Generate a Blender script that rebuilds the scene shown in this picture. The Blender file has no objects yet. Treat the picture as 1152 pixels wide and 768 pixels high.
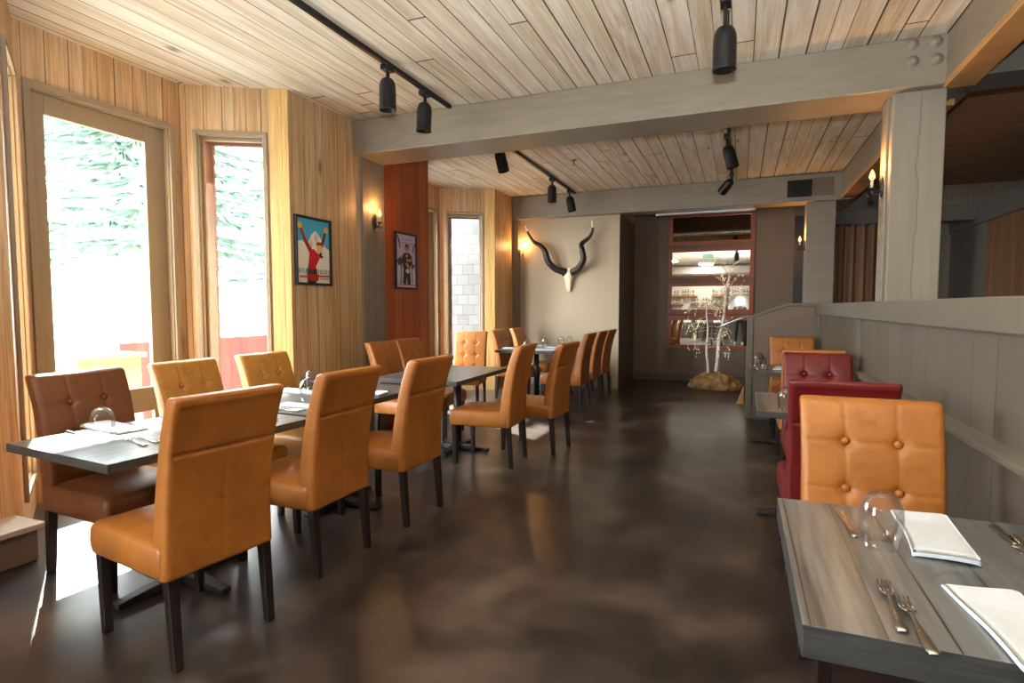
import bpy, bmesh, math, random
from mathutils import Vector, Matrix, noise
random.seed(7)
PI = math.pi
scn = bpy.context.scene
COL = scn.collection

# ---------------------------------------------------------------- helpers
def lin(c):
    return c / 12.92 if c <= 0.04045 else ((c + 0.055) / 1.055) ** 2.4
def rgb(r, g, b):
    """display 0-255 to linear RGBA"""
    return (lin(r / 255), lin(g / 255), lin(b / 255), 1)

class MB:
    """collects faces, then links them as one mesh object"""
    def __init__(s):
        s.v = []; s.f = []; s.mi = []; s.uv = []; s.sm = []
    def add(s, vs, fs, mi=0, uvs=None, smooth=False):
        o = len(s.v)
        s.v += [tuple(p) for p in vs]
        for k, f in enumerate(fs):
            s.f.append([o + i for i in f]); s.mi.append(mi); s.sm.append(smooth)
            s.uv.append(uvs[k] if uvs else None)
        return s
    def hexa(s, c, mi=0, uvf=None):
        """8 corners: bottom 4 ccw, top 4 ccw"""
        fs = [(3, 2, 1, 0), (4, 5, 6, 7), (0, 1, 5, 4), (1, 2, 6, 5), (2, 3, 7, 6), (3, 0, 4, 7)]
        uvs = [[uvf(c[i]) for i in f] for f in fs] if uvf else None
        return s.add(c, fs, mi, uvs)
    def box(s, x0, x1, y0, y1, z0, z1, mi=0, plane=None):
        c = [(x0, y0, z0), (x1, y0, z0), (x1, y1, z0), (x0, y1, z0), (x0, y0, z1), (x1, y0, z1), (x1, y1, z1), (x0, y1, z1)]
        uvf = None
        if plane == 'xy': uvf = lambda p: (p[0], p[1])
        if plane == 'yx': uvf = lambda p: (p[1], p[0])
        if plane == 'xz': uvf = lambda p: (p[0], p[2])
        if plane == 'yz': uvf = lambda p: (p[1], p[2])
        if plane == 'zx': uvf = lambda p: (p[2], p[0])
        if plane == 'zy': uvf = lambda p: (p[2], p[1])
        return s.hexa(c, mi, uvf)
    def wbox(s, A, B, s0, s1, z0, z1, t0, t1, mi=0):
        """box along the floor line A-B: s along it, t to its left side (outwards)"""
        a = Vector((A[0], A[1], 0)); d = (Vector((B[0], B[1], 0)) - a).normalized(); n = Vector((-d.y, d.x, 0))
        def P(q, t, z):
            p = a + d * q + n * t; return (p.x, p.y, z)
        c = [P(s0, t0, z0), P(s1, t0, z0), P(s1, t1, z0), P(s0, t1, z0), P(s0, t0, z1), P(s1, t0, z1), P(s1, t1, z1), P(s0, t1, z1)]
        return s.hexa(c, mi, lambda p: ((Vector((p[0], p[1], 0)) - a).dot(d), p[2]))
    def obox(s, mat, sx, sy, sz, mi=0):
        """box of full size sx, sy, sz centred at matrix"""
        c = [mat @ Vector((x * sx / 2, y * sy / 2, z * sz / 2)) for z in (-1, 1) for x, y in ((-1, -1), (1, -1), (1, 1), (-1, 1))]
        return s.hexa([tuple(p) for p in c], mi)
    def tube(s, pts, rads, n=8, mi=0, cap=True, smooth=True, flat=1.0, up=None):
        pts = [Vector(p) for p in pts]
        if not hasattr(rads, '__len__'): rads = [rads] * len(pts)
        rings = []; ref = None
        for i, p in enumerate(pts):
            t = (pts[min(i + 1, len(pts) - 1)] - pts[max(i - 1, 0)])
            t = t.normalized() if t.length > 1e-9 else Vector((0, 0, 1))
            if ref is None:
                ref = Vector(up) if up else (Vector((0, 0, 1)) if abs(t.z) < .9 else Vector((1, 0, 0)))
            a = ref - t * ref.dot(t)
            a = a.normalized() if a.length > 1e-6 else t.orthogonal().normalized()
            b = t.cross(a); ref = a
            rings.append([p + (a * math.cos(2 * PI * k / n) * flat + b * math.sin(2 * PI * k / n)) * rads[i] for k in range(n)])
        vs = [q for r in rings for q in r]; fs = []
        for i in range(len(pts) - 1):
            for k in range(n):
                fs.append((i * n + k, i * n + (k + 1) % n, (i + 1) * n + (k + 1) % n, (i + 1) * n + k))
        if cap:
            fs.append(tuple(range(n - 1, -1, -1))); fs.append(tuple((len(pts) - 1) * n + k for k in range(n)))
        return s.add(vs, fs, mi, None, smooth)
    def lathe(s, prof, n=24, mi=0, mat=None, smooth=True, close=False):
        """prof: (r, z) list; revolve about z"""
        vs = []; fs = []
        for r, z in prof:
            for k in range(n):
                p = Vector((r * math.cos(2 * PI * k / n), r * math.sin(2 * PI * k / n), z))
                vs.append(mat @ p if mat else p)
        m = len(prof)
        for i in range(m if close else m - 1):
            j = (i + 1) % m
            for k in range(n):
                fs.append((i * n + k, i * n + (k + 1) % n, j * n + (k + 1) % n, j * n + k))
        return s.add(vs, fs, mi, None, smooth)
    def prism(s, poly, h, mat=None, mi=0):
        """2-D polygon (ccw) extruded from z 0 to h"""
        n = len(poly)
        vs = [Vector((x, y, 0)) for x, y in poly] + [Vector((x, y, h)) for x, y in poly]
        if mat: vs = [mat @ p for p in vs]
        fs = [tuple(range(n - 1, -1, -1)), tuple(range(n, 2 * n))] + [(i, (i + 1) % n, n + (i + 1) % n, n + i) for i in range(n)]
        return s.add(vs, fs, mi)
    def build(s, name, mats, parent=None, bevel=0, seg=2, loc=None, rotz=0, weld=False):
        me = bpy.data.meshes.new(name)
        me.from_pydata(s.v, [], s.f)
        if not isinstance(mats, (list, tuple)): mats = [mats]
        for m in mats: me.materials.append(m)
        for p, mi, sm in zip(me.polygons, s.mi, s.sm):
            p.material_index = mi; p.use_smooth = sm
        if any(u for u in s.uv):
            L = me.uv_layers.new(name='UVMap')
            for p, u in zip(me.polygons, s.uv):
                if u:
                    for li, q in zip(p.loop_indices, u): L.data[li].uv = q
        if weld:
            bm = bmesh.new(); bm.from_mesh(me)
            bmesh.ops.remove_doubles(bm, verts=bm.verts, dist=1e-5)
            bmesh.ops.recalc_face_normals(bm, faces=bm.faces)
            bm.to_mesh(me); bm.free()
        me.update()
        o = bpy.data.objects.new(name, me); COL.objects.link(o)
        if parent: o.parent = parent
        if loc: o.location = loc
        o.rotation_euler = (0, 0, rotz)
        if bevel:
            b = o.modifiers.new('edge', 'BEVEL'); b.width = bevel; b.segments = seg; b.limit_method = 'ANGLE'; b.angle_limit = .6
        return o

def tag(o, label, cat, group=None, kind=None):
    o['label'] = label; o['category'] = cat
    if group: o['group'] = group
    if kind: o['kind'] = kind
    return o
def thing(name, label, cat, loc=(0, 0, 0), rotz=0, group=None):
    o = bpy.data.objects.new(name, None); COL.objects.link(o)
    o.empty_display_size = .1
    o.location = loc; o.rotation_euler = (0, 0, rotz)
    return tag(o, label, cat, group)
def struct(o):
    o['kind'] = 'structure'; return o
def dup(root, loc, rotz, label, group=None, scale=None):
    """copy of a thing with copies of its parts and sub-parts"""
    r = root.copy(); COL.objects.link(r); r.location = loc; r.rotation_euler = (0, 0, rotz)
    r['label'] = label
    if group: r['group'] = group
    if scale: r.scale = scale
    for ch in list(root.children):
        c = ch.copy(); COL.objects.link(c); c.parent = r
        for g in list(ch.children):
            d = g.copy(); COL.objects.link(d); d.parent = c
    return r

# ---------------------------------------------------------------- materials
class NT:
    def __init__(s, name):
        s.m = bpy.data.materials.new(name); s.m.use_nodes = True
        s.t = s.m.node_tree; s.n = s.t.nodes; s.n.clear()
        s.out = s.n.new('ShaderNodeOutputMaterial')
    def new(s, typ, **kw):
        n = s.n.new(typ)
        for k, v in kw.items(): setattr(n, k, v)
        return n
    def link(s, a, b): s.t.links.new(a, b)
    def val(s, sock, v):
        if hasattr(v, 'node'): s.link(v, sock)
        else: sock.default_value = v
    def math(s, op, a, b=0.0, c=None):
        n = s.new('ShaderNodeMath', operation=op)
        s.val(n.inputs[0], a); s.val(n.inputs[1], b)
        if c is not None: s.val(n.inputs[2], c)
        return n.outputs[0]
    def ramp(s, fac, stops, interp='LINEAR'):
        n = s.new('ShaderNodeValToRGB'); n.color_ramp.interpolation = interp
        e = n.color_ramp.elements
        while len(e) > 1: e.remove(e[-1])
        e[0].position, e[0].color = stops[0]
        for p, c in stops[1:]:
            x = e.new(p); x.color = c
        s.link(fac, n.inputs[0]); return n.outputs[0]
    def mix(s, fac, a, b, mode='MIX'):
        n = s.new('ShaderNodeMix', data_type='RGBA', blend_type=mode)
        s.val(n.inputs[0], fac); s.val(n.inputs[6], a); s.val(n.inputs[7], b)
        return n.outputs[2]
    def noise(s, vec, scale, detail=4, rough=.55, dist=0, dim='3D'):
        n = s.new('ShaderNodeTexNoise', noise_dimensions=dim)
        if vec is not None: s.link(vec, n.inputs['Vector'])
        n.inputs['Scale'].default_value = scale; n.inputs['Detail'].default_value = detail
        n.inputs['Roughness'].default_value = rough; n.inputs['Distortion'].default_value = dist
        return n.outputs['Fac']
    def comb(s, x, y, z=0.0):
        n = s.new('ShaderNodeCombineXYZ')
        s.val(n.inputs[0], x); s.val(n.inputs[1], y); s.val(n.inputs[2], z); return n.outputs[0]
    def bsdf(s, col, rough=.5, metal=0, bump=None, bstr=.3, bdist=.01, spec=.5, coat=0, sheen=0):
        b = s.new('ShaderNodeBsdfPrincipled')
        s.val(b.inputs['Base Color'], col); s.val(b.inputs['Roughness'], rough)
        b.inputs['Metallic'].default_value = metal; b.inputs['Specular IOR Level'].default_value = spec
        b.inputs['Coat Weight'].default_value = coat; b.inputs['Coat Roughness'].default_value = .15
        b.inputs['Sheen Weight'].default_value = sheen
        if bump is not None:
            n = s.new('ShaderNodeBump'); n.inputs['Strength'].default_value = bstr; n.inputs['Distance'].default_value = bdist
            s.link(bump, n.inputs['Height']); s.link(n.outputs[0], b.inputs['Normal'])
        s.link(b.outputs[0], s.out.inputs[0]); return s.m
    def objco(s): return s.new('ShaderNodeTexCoord').outputs['Object']
    def uvco(s): return s.new('ShaderNodeTexCoord').outputs['UV']

def m_plain(name, col, rough=.5, metal=0, spec=.5, var=.12, scale=6, bump=0, coat=0, stretch=None, sheen=0):
    t = NT(name); co = t.objco()
    if stretch:
        mp = t.new('ShaderNodeMapping'); mp.inputs['Scale'].default_value = stretch; t.link(co, mp.inputs[0]); co = mp.outputs[0]
    f = t.noise(co, scale, 5)
    d = tuple(c * (1 - var) for c in col[:3]) + (1,); l = tuple(min(1, c * (1 + var)) for c in col[:3]) + (1,)
    c = t.ramp(f, [(.3, d), (.7, l)])
    return t.bsdf(c, rough, metal, f if bump else None, bump, .01, spec, coat, sheen)

def m_planks(name, cols, width, length=None, groove=.5, grain=.25, rough=.55, knots=0, wav=.35, kscale=1.0, gw=.028, wash=None, coarse=1.0, bump=.25, spec=.4):
    """boards: u runs across them, v along them (metres)"""
    t = NT(name); uv = t.uvco(); sp = t.new('ShaderNodeSeparateXYZ'); t.link(uv, sp.inputs[0])
    u, v = sp.outputs[0], sp.outputs[1]
    # uneven board widths
    un = t.noise(t.comb(t.math('MULTIPLY', u, 1 / width / 2.3), 0.3, 0.7), 1, 0)
    a = t.math('ADD', t.math('DIVIDE', u, width), t.math('MULTIPLY', un, wav * 3))
    idx = t.math('FLOOR', a); fr = t.math('FRACT', a)
    wn = t.new('ShaderNodeTexWhiteNoise', noise_dimensions='1D'); t.link(idx, wn.inputs['W']); rnd = wn.outputs['Value']
    e = t.math('MINIMUM', fr, t.math('SUBTRACT', 1, fr))
    line = t.math('LESS_THAN', e, t.math('MULTIPLY', gw, t.math('ADD', .45, rnd)))
    bid = rnd
    if length:
        b = t.math('ADD', t.math('DIVIDE', v, length), t.math('MULTIPLY', rnd, 7.3))
        bi = t.math('FLOOR', b); bf = t.math('FRACT', b)
        be = t.math('MINIMUM', bf, t.math('SUBTRACT', 1, bf))
        line = t.math('MAXIMUM', line, t.math('LESS_THAN', be, .0012))
        w2 = t.new('ShaderNodeTexWhiteNoise', noise_dimensions='2D'); t.link(t.comb(idx, bi), w2.inputs['Vector']); bid = w2.outputs['Value']
    # grain
    off = t.math('MULTIPLY', bid, 37.0)
    g1 = t.noise(t.comb(t.math('MULTIPLY', u, 55 * coarse), t.math('MULTIPLY', v, 1.6), off), 1, 5, .65, .6)
    g2 = t.noise(t.comb(t.math('MULTIPLY', u, 7 * coarse), t.math('MULTIPLY', v, .7), off), 1, 3, .5, 1.2)
    base = t.ramp(bid, [(i / max(1, len(cols) - 1), c) for i, c in enumerate(cols)])
    c = t.mix(t.math('MULTIPLY', t.ramp(g1, [(.38, (1, 1, 1, 1)), (.62, (0, 0, 0, 1))]), grain), base, (.12, .06, .02, 1), 'MULTIPLY')
    c = t.mix(t.math('MULTIPLY', t.ramp(g2, [(.35, (1, 1, 1, 1)), (.7, (0, 0, 0, 1))]), grain * 1.2), c, tuple(x * .55 for x in cols[0][:3]) + (1,))
    if wash:
        w = t.noise(t.comb(t.math('MULTIPLY', u, 14), t.math('MULTIPLY', v, .9), off), 1, 6, .7, .4)
        c = t.mix(t.math('MULTIPLY', t.ramp(w, [(.42, (0, 0, 0, 1)), (.66, (1, 1, 1, 1))]), .75), c, wash)
    if knots:
        vo = t.new('ShaderNodeTexVoronoi'); vo.inputs['Scale'].default_value = 1
        wig = t.math('MULTIPLY', t.math('SUBTRACT', g2, .5), .5)
        t.link(t.comb(t.math('ADD', t.math('MULTIPLY', u, 6.5 * kscale), wig), t.math('MULTIPLY', v, 2.2 * kscale), off), vo.inputs['Vector'])
        k = t.ramp(vo.outputs['Distance'], [(0, (1, 1, 1, 1)), (.05, (.9, .9, .9, 1)), (.13, (.15, .15, .15, 1)), (.2, (0, 0, 0, 1))])
        vs = t.new('ShaderNodeSeparateColor'); t.link(vo.outputs['Color'], vs.inputs[0])
        k = t.math('MULTIPLY', k, t.math('GREATER_THAN', vs.outputs[0], 1 - knots))
        c = t.mix(t.math('MULTIPLY', k, .75), c, (.07, .028, .009, 1))
    c = t.mix(t.math('MULTIPLY', line, groove), c, (.012, .008, .005, 1))
    h = t.math('SUBTRACT', t.math('MULTIPLY', g1, .35), line)
    return t.bsdf(c, rough, 0, h if bump else None, bump, .006, spec)

W = {}
W['wall'] = m_planks('honey_planks', [rgb(222, 182, 134), rgb(230, 198, 156), rgb(206, 160, 108), rgb(236, 208, 168), rgb(216, 172, 120)], .125, None, .65, .5, .5, .6, kscale=.75)
W['red'] = m_planks('red_planks', [rgb(178, 86, 40), rgb(160, 72, 32), rgb(190, 98, 48)], .15, None, .5, .4, .45, .15)
W['ceil'] = m_planks('washed_ceiling_planks', [rgb(220, 202, 170), rgb(202, 180, 144), rgb(228, 214, 190), rgb(210, 190, 158), rgb(224, 206, 176)], .155, 6.0, .92, .2, .6, .35, wash=rgb(236, 228, 214), gw=.03, kscale=.8)
W['trim'] = m_planks('honey_trim', [rgb(220, 172, 104), rgb(232, 190, 122)], .3, None, 0, .35, .45, .1)
W['orange'] = m_planks('orange_timber', [rgb(204, 152, 92), rgb(196, 142, 84)], .4, None, 0, .4, .5, .2)
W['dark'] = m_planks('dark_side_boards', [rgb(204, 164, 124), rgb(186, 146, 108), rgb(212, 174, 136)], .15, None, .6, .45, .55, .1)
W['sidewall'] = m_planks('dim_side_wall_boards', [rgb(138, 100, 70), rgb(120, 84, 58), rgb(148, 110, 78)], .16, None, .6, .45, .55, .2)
W['greyboard'] = m_planks('taupe_painted_boards', [rgb(96, 88, 76), rgb(92, 84, 73), rgb(100, 92, 80)], .26, None, .75, .07, .45, 0, gw=.012)
W['pilaster'] = m_planks('taupe_pilaster_boards', [rgb(130, 119, 103), rgb(126, 115, 99)], .15, None, .6, .1, .5, 0, gw=.02)
W['table'] = m_planks('weathered_grey_tabletop', [rgb(100, 102, 103), rgb(92, 93, 94), rgb(106, 109, 111), rgb(108, 99, 90)], .145, None, .9, .8, .3, .08, gw=.022, coarse=.8, bump=0, spec=.9, wash=rgb(126, 127, 126))
def m_beam():
    t = NT('taupe_painted_timber'); co = t.objco()
    mp = t.new('ShaderNodeMapping'); mp.inputs['Scale'].default_value = (1.2, 1.2, 9); t.link(co, mp.inputs[0])
    f = t.noise(mp.outputs[0], 3, 6, .6); f2 = t.noise(co, 1.6, 3)
    c = t.ramp(f, [(.3, rgb(126, 115, 99)), (.7, rgb(137, 126, 109))])
    c = t.mix(t.math('MULTIPLY', t.ramp(f2, [(.62, (0, 0, 0, 1)), (.7, (1, 1, 1, 1))]), .12), c, rgb(90, 76, 62))
    return t.bsdf(c, .42, 0, f, .12, .01, .4)
M = {}
M['beam'] = m_beam()
def m_post():
    t = NT('cracked_taupe_post'); co = t.objco(); sp = t.new('ShaderNodeSeparateXYZ'); t.link(co, sp.inputs[0])
    f = t.noise(t.comb(t.math('MULTIPLY', sp.outputs[0], 14), t.math('MULTIPLY', sp.outputs[1], 14), t.math('MULTIPLY', sp.outputs[2], .8)), 1, 6, .6)
    wob = t.noise(t.comb(t.math('MULTIPLY', sp.outputs[2], 1.6), 0.0, 2.0), 1, 3)
    d = t.math('ABSOLUTE', t.math('SUBTRACT', t.math('SUBTRACT', sp.outputs[0], 1.165), t.math('MULTIPLY', t.math('SUBTRACT', wob, .5), .16)))
    cr = t.math('LESS_THAN', d, .004)
    c = t.mix(t.math('MULTIPLY', cr, .4), t.ramp(f, [(.3, rgb(126, 116, 101)), (.7, rgb(138, 128, 112))]), rgb(70, 62, 52))
    return t.bsdf(c, .5, 0, t.math('SUBTRACT', t.math('MULTIPLY', f, .4), cr), .35, .01, .4)
M['post'] = m_post()
M['rail'] = m_plain('taupe_rail_paint', rgb(98, 90, 77), .45, 0, .4, .06, 5, .05)
def m_floor():
    t = NT('stained_polished_concrete'); co = t.objco()
    a = t.noise(co, 1.5, 3, .45); b = t.noise(co, 3.8, 3, .5); f = t.noise(co, 46, 3, .6)
    mp = t.new('ShaderNodeMapping'); mp.inputs['Scale'].default_value = (1.6, .7, 1); t.link(co, mp.inputs[0]); g = t.noise(mp.outputs[0], 2.8, 3, .5)
    c = t.ramp(a, [(.32, rgb(24, 21, 21)), (.5, rgb(52, 44, 40)), (.68, rgb(98, 82, 70))])
    c = t.mix(t.math('MULTIPLY', t.ramp(b, [(.34, (1, 1, 1, 1)), (.56, (0, 0, 0, 1))]), .8), c, rgb(24, 22, 21))
    c = t.mix(t.math('MULTIPLY', t.ramp(g, [(.42, (0, 0, 0, 1)), (.78, (1, 1, 1, 1))]), .3), c, rgb(104, 88, 76))
    c = t.mix(t.math('MULTIPLY', t.ramp(f, [(.68, (0, 0, 0, 1)), (.76, (1, 1, 1, 1))]), .12), c, rgb(120, 108, 98))
    return t.bsdf(c, .31, 0, None, 0, 0, .8)
M['floor'] = m_floor()
def m_leather(name, dark, light, rough=.36):
    t = NT(name); co = t.objco()
    a = t.noise(co, 3.5, 5, .6, .3); b = t.noise(co, 14, 5, .65); f = t.noise(co, 260, 2)
    c = t.ramp(a, [(.3, dark), (.7, light)])
    c = t.mix(t.math('MULTIPLY', t.ramp(b, [(.55, (0, 0, 0, 1)), (.75, (1, 1, 1, 1))]), .45), c, tuple(x * .55 for x in dark[:3]) + (1,))
    h = t.math('ADD', t.math('MULTIPLY', b, .5), t.math('MULTIPLY', f, .12))
    return t.bsdf(c, t.math('ADD', rough, t.math('MULTIPLY', b, .12)), 0, h, .14, .008, .45)
M['amber'] = m_leather('amber_leather', rgb(146, 87, 36), rgb(178, 112, 48))
M['lit_amber'] = m_leather('lit_amber_leather', rgb(172, 114, 48), rgb(200, 142, 66))  # lighter, yellower amber: bounce light from the table put into the colour
M['brown'] = m_leather('brown_leather', rgb(104, 60, 32), rgb(122, 72, 38))
M['red'] = m_leather('oxblood_leather', rgb(90, 15, 15), rgb(106, 22, 21))
M['leg'] = m_plain('espresso_wood', rgb(34, 23, 20), .35, 0, .5, .25, 9, .1, stretch=(6, 6, .8))
M['iron'] = m_plain('black_cast_iron', rgb(34, 33, 33), .4, 0, .5, .15, 30, .08)
M['black'] = m_plain('matte_black_metal', rgb(18, 18, 18), .4, 0, .4, .1, 20)
M['inside'] = m_plain('dark_lamp_throat', rgb(24, 22, 20), .6)
M['edge'] = m_plain('grey_table_edge', rgb(60, 60, 59), .45, 0, .4, .3, 3, .05, stretch=(3, 3, 40))
M['steel'] = m_plain('brushed_cutlery_steel', rgb(178, 176, 173), .24, 1, .5, .05, 40)
M['napkin'] = m_plain('white_napkin_linen', rgb(224, 230, 236), .85, 0, .2, .03, 60, .05, sheen=.1)
M['casing'] = m_plain('taupe_window_paint', rgb(146, 128, 104), .6, 0, .25, .04, 5)
M['mullion'] = m_plain('brown_exterior_mullion', rgb(110, 72, 58), .6, 0, .3, .1, 8)
M['plaster'] = m_plain('cream_plaster', rgb(168, 153, 130), .7, 0, .2, .03, 2.2, .03)
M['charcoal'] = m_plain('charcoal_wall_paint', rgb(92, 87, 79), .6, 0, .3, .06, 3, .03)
M['umber'] = m_plain('umber_wall_paint', rgb(112, 97, 82), .6, 0, .3, .05, 3, .03)
M['mirrorframe'] = m_plain('redwood_mirror_frame', rgb(140, 70, 40), .45, 0, .4, .12, 10, .08)
M['frame'] = m_plain('black_picture_frame', rgb(26, 24, 23), .35, 0, .5, .1, 12)
M['bone'] = m_plain('aged_bone', rgb(232, 214, 178), .6, 0, .3, .12, 14, .25)
M['brass'] = m_plain('aged_brass', rgb(150, 112, 58), .35, 1, .5, .2, 25)
M['candle'] = m_plain('ivory_candle_tube', rgb(226, 208, 170), .55)
M['bark'] = None
M['rope'] = m_plain('grey_stone_cap', rgb(176, 166, 152), .4, 0, .5, .1, 12)
M['curtain'] = m_plain('brown_striped_curtain', rgb(134, 104, 80), .85, 0, .15, .25, 3, .04, stretch=(9, .4, .15))
M['alu'] = m_plain('brushed_aluminium', rgb(190, 190, 186), .3, 1, .5, .06, 20)
M['vent'] = m_plain('dark_vent_metal', rgb(34, 30, 27), .6, 0, .3, .1, 10)
M['white'] = m_plain('white_painted_board', rgb(228, 224, 214), .5, 0, .3, .03, 4)
M['beige'] = m_plain('beige_wall_paint', rgb(206, 182, 146), .6, 0, .3, .04, 3)

def m_horn():
    t = NT('ridged_dark_horn'); co = t.objco()
    a = t.noise(co, 9, 5, .6, .8)
    c = t.ramp(a, [(.3, rgb(20, 14, 11)), (.6, rgb(38, 27, 20)), (.85, rgb(72, 54, 40))])
    return t.bsdf(c, .42, 0, a, .3, .01, .5)
M['horn'] = m_horn()
def m_birch():
    t = NT('birch_bark'); co = t.objco(); sp = t.new('ShaderNodeSeparateXYZ'); t.link(co, sp.inputs[0])
    a = t.noise(t.comb(t.math('MULTIPLY', sp.outputs[0], 8), t.math('MULTIPLY', sp.outputs[1], 8), t.math('MULTIPLY', sp.outputs[2], 22)), 1, 3, .6)
    c = t.ramp(a, [(.3, rgb(52, 44, 38)), (.36, rgb(210, 202, 190)), (.7, rgb(232, 226, 216))])
    return t.bsdf(c, .7, 0, a, .2)
M['bark'] = m_birch()
M['twig'] = m_plain('pale_birch_twig', rgb(196, 182, 158), .8)
M['burlap'] = m_plain('tan_burlap', rgb(150, 116, 78), .9, 0, .1, .55, 9, .9)

def m_emit(name, col, strength):
    t = NT(name); e = t.new('ShaderNodeEmission'); e.inputs[0].default_value = col; e.inputs[1].default_value = strength
    t.link(e.outputs[0], t.out.inputs[0]); t.m.cycles.emission_sampling = 'NONE'; return t.m
M['flame'] = m_emit('lit_flame_bulb', (1, .5, .15, 1), 4.5)
M['fairy'] = m_emit('lit_fairy_bulb', (1, .8, .5, 1), 2.2)
M['lampglow'] = m_plain('frosted_spot_bulb', rgb(230, 224, 212), .4)
M['exitgreen'] = m_emit('lit_exit_green', (.1, .9, .5, 1), 1.6)
M['panelglow'] = m_emit('lit_ceiling_panel', (1, .94, .84, 1), 7)
M['flashglow'] = m_emit('lit_flash_head', (1, 1, 1, 1), 60)

def m_pane():
    t = NT('clear_window_pane'); a = t.new('ShaderNodeBsdfTransparent'); a.inputs[0].default_value = (.97, .985, .98, 1)
    g = t.new('ShaderNodeBsdfGlossy'); g.inputs['Roughness'].default_value = .02
    m = t.new('ShaderNodeMixShader'); m.inputs[0].default_value = .05
    t.link(a.outputs[0], m.inputs[1]); t.link(g.outputs[0], m.inputs[2]); t.link(m.outputs[0], t.out.inputs[0]); return t.m
M['pane'] = m_pane()
def m_glass():
    t = NT('clear_drinking_glass'); a = t.new('ShaderNodeBsdfTransparent'); a.inputs[0].default_value = (.99, .993, .993, 1)
    g = t.new('ShaderNodeBsdfGlossy'); g.inputs['Roughness'].default_value = .02
    lw = t.new('ShaderNodeLayerWeight'); lw.inputs[0].default_value = .35
    f = t.ramp(lw.outputs['Fresnel'], [(0, (.025, .025, .025, 1)), (.6, (.035, .035, .035, 1)), (1, (.4, .4, .4, 1))])
    m = t.new('ShaderNodeMixShader'); t.link(f, m.inputs[0])
    t.link(a.outputs[0], m.inputs[1]); t.link(g.outputs[0], m.inputs[2]); t.link(m.outputs[0], t.out.inputs[0]); return t.m
M['glass'] = m_glass()
def m_mirror():
    t = NT('silvered_mirror'); return t.bsdf((.86, .86, .84, 1), .02, 1)
M['mirror'] = m_mirror()
def m_shingle():
    t = NT('darkened_shingles'); uv = t.uvco()
    b = t.new('ShaderNodeTexBrick'); t.link(uv, b.inputs['Vector']); b.inputs['Scale'].default_value = 1
    b.inputs['Brick Width'].default_value = .24; b.inputs['Row Height'].default_value = .2; b.inputs['Mortar Size'].default_value = .006
    b.inputs['Color1'].default_value = rgb(70, 67, 63); b.inputs['Color2'].default_value = rgb(82, 79, 75); b.inputs['Mortar'].default_value = rgb(52, 44, 40)  # tones set very dark to offset the strong sky light
    return t.bsdf(b.outputs['Color'], .8, 0, b.outputs['Fac'], -.4)
M['shingle'] = m_shingle()
M['snow'] = m_plain('pale_gravel_ground', rgb(156, 154, 150), .9, 0, .1, .08, 2)
def m_needle():
    t = NT('spruce_needles'); f = t.noise(t.objco(), 3, 4)
    c = t.ramp(f, [(.3, rgb(92, 112, 100)), (.7, rgb(116, 134, 120))])
    a = t.new('ShaderNodeBsdfDiffuse'); b = t.new('ShaderNodeBsdfTranslucent'); t.link(c, a.inputs[0]); t.link(c, b.inputs[0])
    m = t.new('ShaderNodeMixShader'); m.inputs[0].default_value = .5
    t.link(a.outputs[0], m.inputs[1]); t.link(b.outputs[0], m.inputs[2]); t.link(m.outputs[0], t.out.inputs[0]); return t.m
M['needle'] = m_needle()
M['trunk'] = m_plain('spruce_trunk', rgb(140, 116, 98), .9, 0, .1, .2, 8)
M['deckwall'] = m_planks('redwood_deck_wall', [rgb(128, 66, 54), rgb(118, 58, 48), rgb(136, 74, 60)], .14, None, .5, .3, .7)
M['cabin'] = m_planks('cabin_siding', [rgb(196, 186, 168), rgb(188, 176, 158)], .2, None, .5, .2, .8)
M['cabinwin'] = m_plain('cabin_window', rgb(90, 96, 104), .2)
M['skin'] = m_plain('skin', rgb(206, 158, 132), .5)
M['hair'] = m_plain('dark_hair', rgb(40, 30, 24), .6)
M['jacket'] = m_plain('dark_jacket_cloth', rgb(40, 42, 46), .8)
M['jeans'] = m_plain('navy_jeans', rgb(34, 42, 58), .85)
M['shoe'] = m_plain('white_shoe', rgb(226, 226, 222), .6)
for nm, c in (('bottle_green', (40, 70, 44)), ('bottle_amber', (120, 66, 24)), ('bottle_clear', (190, 196, 190)), ('bottle_dark', (34, 26, 24))):
    M[nm] = m_plain(nm + '_glass', rgb(*c), .12, 0, .6, .05)
M['blabel'] = m_plain('cream_bottle_label', rgb(226, 214, 188), .7)
# ---------------------------------------------------------------- the setting
ZC = 3.25
struct(MB().box(-4.7, 5.1, -6.3, 11, -.08, 0, 0).build('floor', M['floor']))
struct(MB().box(-4.75, 1.5, -6.3, 11, ZC, ZC + .1, 0, 'xy').build('ceiling', W['ceil']))
struct(MB().box(1.5, 5.1, -6.3, 11, ZC, ZC + .1, 0, 'yx').build('ceiling_side_room', W['dark']))

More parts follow.
